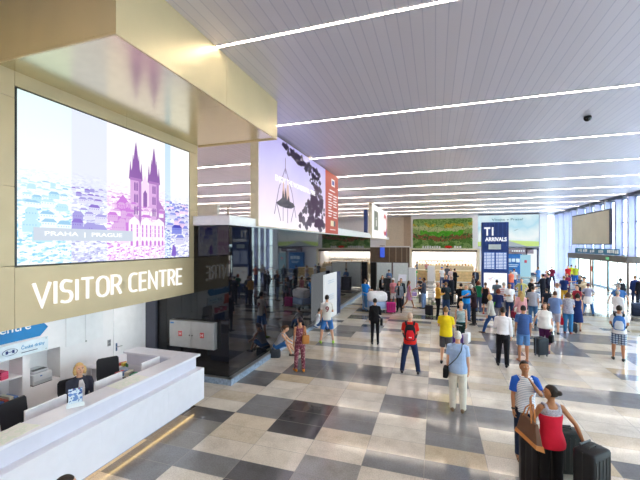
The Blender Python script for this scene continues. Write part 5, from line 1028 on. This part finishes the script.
J['tot'] = person('man in grey top reading the lit map of the totem', 3.27, 21.64, -9, 1.70, hair=('short','dark'),top=('tshirt','5f6f7c'),bot=('trousers','4a5468'),arms=('front','front'))
J['wst'] = person('grey haired man in a white striped shirt in front of the totem', 3.29, 19.69, -9, 1.76, fat=1.1,hair=('short','grey'),top=('tshirt',stripes('f2f0f4','d8a8b4',9)),bot=('trousers','9a98a8'),arms=('front','front'))
J['wtd'] = person('man in white t shirt and navy trousers right of the striped shirt man', 3.48, 19.33, -180, 1.76, hair=('short','dark'),top=('tshirt','f4f3f6'),bot=('trousers','22365c'),arms=('down','front'),skin='brown')
J['sal'] = person('heavy man in a salmon shirt at the right edge of the totem', 5.29, 28.94, 20, 1.76, fat=1.3,hair=('short','8a8ea8'),top=('tshirt','ee7a60'),bot=('trousers','4a4f9c'),arms=('front','down'))
J['wbl'] = person('man in white shirt and blue trousers behind the salmon shirted man', 6.06, 31.79, -31, 1.72, hair=('short','brown'),top=('tshirt','eef0f6'),bot=('trousers','3e66a8'),arms=('down','down'))
J['nvr'] = person('red haired woman in navy jacket with a bright green bag', 2.73, 17.68, 1, 1.66, fem=1,hair=('bob','red'),top=('long','26315e'),bot=('trousers','8a8894'),arms=('front','front'))
J['kha'] = person('man facing us in khaki shirt and blue lanyard with arms akimbo', 4.61, 22.27, 168, 1.76, hair=('short','dark'),top=('tshirt','c4bc78'),bot=('trousers','b8a878'),arms=('hip','hip'),face=True)
J['bkl'] = person('man in black shirt leaning beside the khaki shirted man', 5.10, 22.80, -73, 1.76, hair=('short','a8988c'),top=('tshirt','1d1d24'),bot=('trousers','23242c'),arms=('front','front'),lean=12)
J['gyt'] = person('man in light grey t shirt and blue jeans seen from behind', 4.27, 18.38, -18, 1.76, fat=1.08,hair=('short','dark'),top=('tshirt','b4b6c4'),bot=('trousers','47709f'),arms=('front','down'))
J['su1'] = person('man in a black suit turned left in the group of suits', 6.49, 25.57, 46, 1.80, hair=('short','dark'),top=('jacket','1a1c28','dfe2ea'),bot=('trousers','1a1c28'),arms=('push','front'))
J['su2'] = person('man in a navy suit on the right of the group of suits', 6.99, 26.38, 75, 1.80, hair=('short','dark'),top=('jacket','20263e','dfe2ea'),bot=('trousers','1c2032'),arms=('front','down'))
J['bks'] = person('dark dressed child beside the two suited men', 5.35, 20.43, 5, 1.45, hair=('short','dark'),top=('tshirt','1d2230'),bot=('trousers','1c1f2c'),arms=('down','front'))
J['whh'] = person('white haired man in a white shirt and light jeans facing left', 5.84, 20.52, 44, 1.74, fat=1.05,hair=('short','c4a08a'),top=('long','f2f1f4','tuck'),bot=('trousers','7898c8'),arms=('front','down'))
J['box'] = person('man in navy shirt and yellow trousers carrying a white box', 7.56, 25.29, -17, 1.74, hair=('short','sand'),top=('tshirt','1f3470'),bot=('trousers','dcae3a'),arms=('push','push'))
J['dk3'] = person('dark haired man in dark top behind the white sweater woman', 8.64, 25.94, 82, 1.74, hair=('short','dark'),top=('tshirt','30384a'),bot=('trousers','2a3244'),arms=('front','reach'))
J['hat'] = person('man in beige shirt and dark cap right of the dark haired man', 8.42, 24.75, 101, 1.74, hair=('cap','3a3c44'),top=('long','d6bfa0'),bot=('trousers','6a6670'),arms=('reach','front'))
J['mf'] = person('man in maroon shirt far off in front of the corner window', 9.81, 35.86, -45, 1.76, hair=('short','brown'),top=('long','8a2a48'),bot=('trousers','2c3656'),arms=('side','front'),legs='wide')
J['bf'] = person('man in light blue shirt far off near the shop front', 8.43, 34.63, 36, 1.72, hair=('short','sand'),top=('tshirt','5a8fd0'),bot=('trousers','6a8ab4'),arms=('front','front'))
J['rf'] = person('person in a bright red top far off near the door', 11.60, 37.76, 163, 1.70, hair=('short','sand'),top=('tshirt','e0303c'),bot=('trousers','3a3c5a'),arms=('down','down'))
J['yf'] = person('person in a neon yellow vest far off near the door', 12.09, 38.49, -17, 1.76, hair=('short','dark'),top=('tshirt','e4e838'),bot=('trousers','2c4a8c'),arms=('down','down'))
J['byf'] = person('person in yellow and blue work clothes far off left of the exit doors', 12.12, 37.53, -38, 1.76, hair=('short','sand'),top=('tshirt','c8d84a'),bot=('trousers','1f60c0'),arms=('down','down'))
J['mr2'] = person('woman in a maroon top in front of the red topped person', 8.66, 28.35, 153, 1.66, fem=1,hair=('bob','red'),top=('tshirt','94284c'),bot=('trousers','4a3450'),arms=('front','down'))
J['sm3'] = person('woman in pale purple far off beside the suits', 8.16, 31.07, 135, 1.66, fem=1,hair=('bob','red'),top=('tshirt','b0708c'),bot=('trousers','4a4a60'),arms=('front','down'))
J['bpd'] = person('dark haired man with black backpack near the exit doors', 9.97, 24.14, -2, 1.76, hair=('short','dark'),top=('tshirt','d9dce6'),bot=('trousers','34425e'),arms=('reach','down'),lean=6)
J['bgh'] = person('grey haired heavy man in a blue shirt near the exit doors', 8.38, 20.52, -12, 1.76, fat=1.3,hair=('short','grey'),top=('tshirt','3f6ca8'),bot=('trousers','34486e'),arms=('side','side'))
J['wol'] = person('old man in white shirt turned right behind the plaid shorts man', 7.38, 18.15, -52, 1.72, fat=1.1,hair=('short','grey'),top=('long','f2f0f2'),bot=('trousers','8a8c98'),arms=('front','down'))
J['nr'] = person('man in navy jacket at the right edge by the wall', 11.60, 26.38, -4, 1.76, hair=('short','sand'),top=('jacket','24376e','24376e'),bot=('trousers','23304e'),arms=('down','front'))
J['nr2'] = person('man in black jacket half cut off at the right edge', 11.60, 25.78, 6, 1.74, hair=('short','dark'),top=('jacket','1c1e28','2a2c38'),bot=('trousers','1e2230'),arms=('down','front'))
J['off'] = person('uniformed officer in light blue shirt standing behind the black desk', -3.46, 28.15, 187, 1.66, hair=('hat','1d2430'),top=('long','5f7ba4'),bot=('trousers','22283a'),arms=('front','front'))
J['sitw'] = person('woman in grey tank top and denim shorts sitting on the granite kerb', -5.00, 10.62, -72, 1.68, fem=1,hair=('pony','brown'),top=('tank','a9a8b0'),bot=('shorts','3f74b8'),shoes='5a4a44',arms=('knee','knee'),legs='kerb2',lean=28,skin='fair')
J['sitb'] = person('boy in white t shirt sitting on the kerb beside the display board', -4.85, 14.30, -60, 1.50, hair=('short','dark'),top=('tshirt','ececf0'),bot=('trousers','3f5f94'),arms=('knee','knee'),legs='kerb',lean=14)
J['recp'] = person('blonde receptionist in dark jacket and white blouse seated behind the counter', -6.50, 4.98, -112, 1.74, z=.10,fem=1,hair=('bob','d8b074'),top=('jacket','3a3d4c','f0eef2'),bot=('trousers','22242e'),arms=('push','push'),legs='chair',lean=6,face=True,pitch=-12,vox=.009)
J['bot'] = person('dark haired person whose head only just shows below the counter', -3.06, 2.22, -20, 1.67, hair=('short','dark'),top=('tshirt','3a3c46'),bot=('trousers','2c3346'),arms=('down','down'))

backpack(J['redb'], 'red and black backpack worn by the man in the red t shirt', '1c1c22', 'e02430', '1c1c22')
backpack(J['plaid'], 'blue and black backpack worn by the man in plaid shorts', '3f74bc', 'cfd6e2', '16161a')
backpack(J['bpd'], 'black backpack worn by the man near the exit doors', '1c1e26', '23252e')
crossbag(J['old'], 'black shoulder bag on the left hip of the white haired man', '1b1c20', -1, .95, .27, .22, -.05)
crossbag(J['dgx'], 'black cross body bag of the man in the dark green t shirt', '15161a', 1, 1.08, .3, .24, -.12)
crossbag(J['blk'], 'black shoulder bag at the right hip of the woman in black', '101014', 1, .98, .28, .24, -.02)
handbag(J['stri'], 'white plastic carrier bag held by the striped tank top woman', 'f0f2f6', 0, .36, .34, name='carrier_bag', d=.22)
handbag(J['wtop'], 'black handbag held by the woman in the white top', '17171c', 0)
handbag(J['gjw'], 'bright red handbag held by the woman in grey blouse', 'd0243c', 0, .3, .3)
handbag(J['pink'], 'dark red bag carried by the woman in the pink cardigan', '8a1f38', 0, .42, .28)
handbag(J['blk2'], 'red bag of the woman in the short black skirt', 'c02030', 1, .34, .3)
handbag(J['mar'], 'beige bag held by the man in the dark red t shirt', 'cfc0a4', 1, .34, .3)
handbag(J['nvr'], 'bright green bag of the red haired woman', '62d82c', 0, .3, .3)
handbag(J['kid'], 'grey bag held by the child with the blue cap', 'b8bcc8', 0, .3, .25)
handbag(J['mau'], 'lilac bag carried by the woman in the mauve dress', 'b49ad0', 0, .26, .22)
# brown tote over the arm of the woman in red
TT = J['redw']['TT']; T = worn(J['redw'], 'tote_bag', 'brown leather tote with a tan base on the arm of the woman in red', 'bag')
m = MB(); m.quadbox([(-.31, -.22, .84), (-.21, -.22, .80), (-.24, .30, .80), (-.36, .30, .84), (-.30, -.16, 1.14), (-.25, -.16, 1.14), (-.27, .22, 1.14), (-.32, .22, 1.14)]); m.build('bag_body', mat('6a4630', .5, name='leather'), T, bevel=.012)
m = MB(); m.quadbox([(-.318, -.228, .82), (-.20, -.228, .78), (-.235, .31, .78), (-.37, .31, .82), (-.318, -.215, .88), (-.212, -.215, .86), (-.24, .295, .86), (-.358, .295, .88)]); m.build('tan_base', mat('c8813f', .5, name='leather'), T)
for o in (-.025, .025):
    m = MB(); m.tube([(-.285+o, -.08, 1.12), (-.27+o, -.04, 1.26), (-.25+o, .04, 1.34), (-.27+o, .12, 1.26), (-.29+o, .16, 1.12)], .010, 8); m.build('handle', mat('c8813f', .5, name='leather'), T, smooth=True)
m = MB(); m.bx(-.29, -.285, .0, .08, .98, 1.0)
# yoke and sleeves with their own colour
J_ = J['redw']; G = MB(); tt = J_['TT']; n = 18
G.loft([[tt((rx*math.cos(2*PI*j/n), yo+ry*math.sin(2*PI*j/n), z)) for j in range(n)] for z, rx, ry, yo in ((.82, .205, .152, -.002), (.88, .207, .155, -.006), (.96, .19, .142, 0), (1.06, .155, .12, 0), (1.15, .154, .12, .004), (1.27, .172, .143, .018), (1.31, .17, .135, .012))]); P_(G, J_, 'red_lower_top', cloth('d2203c'), J_['T'])
J_ = J['boy']
for i in (0, 1):
    sh, el, wr, hd, sg = J_['arm', i]; G = MB(); G.tube([sh-V((sg*.06, 0, -.02)), sh-V((sg*.01, 0, 0)), sh.lerp(el, .35), sh.lerp(el, .72)], [.068, .077, .072, .073], 12); P_(G, J_, 'blue_sleeve', cloth('2b5fc0'), J_['T'])
m = MB(); w0 = J_['arm', 1]; pw = w0[2]-w0[3]*.02; m.tube([pw-w0[3]*.015, pw+w0[3]*.015], .034, 12); P_(m, J_, 'wristwatch', BLACK, J_['T'])
# lanyard and badges
J_ = J['recp']; m = MB(); m.tube([J_['TT']((.07, .145, 1.26)), J_['TT']((.07, .15, 1.18))], [(.035, .005)]*2, 8, side=(1, 0, 0)); P_(m, J_, 'name_badge', mat('9fd0ee', .4), J_['T'])
J_ = J['kha']; m = MB(); m.tube([J_['TT']((0, .15, 1.40)), J_['TT']((0, .165, 1.05))], [(.03, .008)]*2, 8, side=(1, 0, 0)); P_(m, J_, 'lanyard', cloth('2f6fd0'), J_['T'])
J_ = J['wai']; G = MB(); n = 18; tt = J_['TT']; G.loft([[tt((rx*math.cos(2*PI*j/n), ry*math.sin(2*PI*j/n), z)) for j in range(n)] for z, rx, ry in ((.62, .20, .15), (.8, .215, .165), (.98, .19, .15), (1.03, .165, .13))]); P_(G, J_, 'tied_sweater', cloth('f0eeee'), J_['T'])
# blanket of white sacks on a trolley
T = thing('luggage_trolley', 'steel trolley loaded with white sacks pushed by the man in blue', 'trolley', (-3.00, 19.17, 0), R(-60)); m = MB(); m.bx(-.4, .4, -.6, .6, .18, .22); m.build('deck', STEEL, T)
for x, y in ((-.3, -.5), (.3, -.5), (-.3, .5), (.3, .5)): m = MB(); m.tube([(x-.02, y, .08), (x+.02, y, .08)], .08, 12); m.bx(x-.012, x+.012, y-.02, y+.02, .08, .18); m.build('wheel', BLACK, T)
m = MB(); [m.tube([(x, -.6, .2), (x, -.68, 1.05)], .014, 8) for x in (-.35, .35)]; m.tube([(-.38, -.68, 1.05), (.38, -.68, 1.05)], .018, 8); m.build('handle', STEEL, T)
o = MB().ell((0, 0, 0), (.40, .55, .30), 28, 20, fn=lambda d: .93/(abs(d.x)**4+abs(d.y)**4+abs(d.z)**4)**.25*(1+.12*NZ.noise(d*2.6))).build('white_sack', cloth('f2f1f4', .6), None, smooth='full'); o.location = (-3.00, 19.17, .84); o.rotation_euler.z = R(-60); tag(o, 'large white sack heaped on top of the luggage trolley', 'sack')
m = MB(); m.rbox(0, 0, 0, .66, .95, .36, .1); o = m.build('pale_blue_bag', cloth('a8bfe4', .5), None, smooth=True); o.location = (-3.00, 19.17, .222); o.rotation_euler.z = R(-60); tag(o, 'pale blue bag under the white sack on the trolley', 'bag')

suitcase('black suitcase pulled by the woman in the red top', 2.00, 5.62, 42, '0b0c14', 0.42, 0.27, 0.90, 1.00, c2='0d0d10')
suitcase('dark purple black suitcase between the young man and the woman in red', 1.46, 6.05, -5, '130f18', 0.46, 0.28, 0.74, 0.82, c2='101014')
suitcase('dark green black suitcase behind the legs of the woman in red', 2.00, 6.61, 10, '0e1817', 0.40, 0.26, 0.66, 0.74, c2='101014')
suitcase('ribbed suitcase, black front and pale blue side, beside the jean shorts man', 3.33, 13.32, 25, '2b3340', 0.38, 0.26, 0.54, 0.62, c2='9cc0dc',x2='11151c')
suitcase('magenta suitcase standing by the woman in black near the trolley', -2.24, 19.12, 10, 'c81f80', 0.48, 0.30, 0.52, 0.62)
suitcase('dark grey suitcase behind the magenta suitcase', -2.64, 21.97, -20, '3a3a46', 0.45, 0.30, 0.72, 0.95)
suitcase('black suitcase beside the man in light jeans', -0.29, 18.93, -40, '1b1c24', 0.36, 0.26, 0.50, 0.85)
suitcase('purple suitcase between the yellow shirt and the striped tank top', 0.71, 13.04, 15, '4a2a7c', 0.40, 0.26, 0.52, 0.85)
suitcase('small grey suitcase in front of the child with the blue cap', -0.77, 22.97, 0, '70747e', 0.40, 0.28, 0.50, 0.80)
suitcase('dark suitcase by the legs of the navy dress woman', 5.45, 17.18, 0, '23242c', 0.30, 0.20, 0.34, 0.42)
T = thing('luggage_cart', 'steel luggage cart with dark bags at the right edge', 'trolley', (9.39, 21.10, 0), R(-20)); m = MB(); m.bx(-.3, .3, -.5, .5, .18, .22); m.build('deck', STEEL, T)
for x, y in ((-.25, -.4), (.25, -.4), (0, .45)): m = MB(); m.tube([(x-.02, y, .08), (x+.02, y, .08)], .08, 12); m.bx(x-.012, x+.012, y-.02, y+.02, .08, .18); m.build('wheel', BLACK, T)
m = MB(); m.tube([(-.28, -.45, .2), (-.28, -.55, 1.0), (.28, -.55, 1.0), (.28, -.45, .2)], .016, 8); m.build('handle', STEEL, T)
for k, (c, z, h) in enumerate((('2a3348', .222, .34), ('3c465c', .565, .24))): m = MB(); m.rbox(0, .05, 0, .5, .75, h, .07); o = m.build('holdall', cloth(c), None, smooth=True); o.location = (9.39, 21.10, z); o.rotation_euler.z = R(-20); tag(o, ('dark blue holdall at the bottom of the luggage cart', 'grey blue holdall on top of the dark blue one on the cart')[k], 'bag')
m = MB(); m.rbox(0, 0, 0, .34, .22, .26, .07); o = m.build('cloth_bag', cloth('3c4048'), None, smooth=True); o.location = (-4.95, 10.46, 0); o.rotation_euler.z = R(20); tag(o, 'small dark grey bag on the floor beside the sitting woman', 'bag')
TT = J['jump']['TT']; T = worn(J['jump'], 'shoulder_bag', 'orange brown leather bag on the back of the jumpsuit woman', 'bag'); m = MB(); m.rbox(.14, -.2, .93, .24, .12, .28, .05); P_(m, J['jump'], 'bag_body', mat('b0702c', .5, name='leather'), T); m = MB(); m.tube([(.06, -.2, 1.2), (.10, -.14, 1.38), (.13, -.02, 1.48), (.14, .03, 1.40), (.18, -.1, 1.2)], .012, 8); P_(m, J['jump'], 'strap', mat('b0702c', .5, name='leather'), T)
J_ = J['box']; m = MB(); m.bx(-.24, .24, .32, .6, 1.0, 1.22); T = worn(J_, 'cardboard_box', 'white box carried by the man in yellow trousers', 'box'); m.build('box_body', WHITE, T); m = MB(); m.bx(-.03, .03, .318, .602, 1.0, 1.223); m.build('tape', mat('c9b48a', .5), T)
bake()
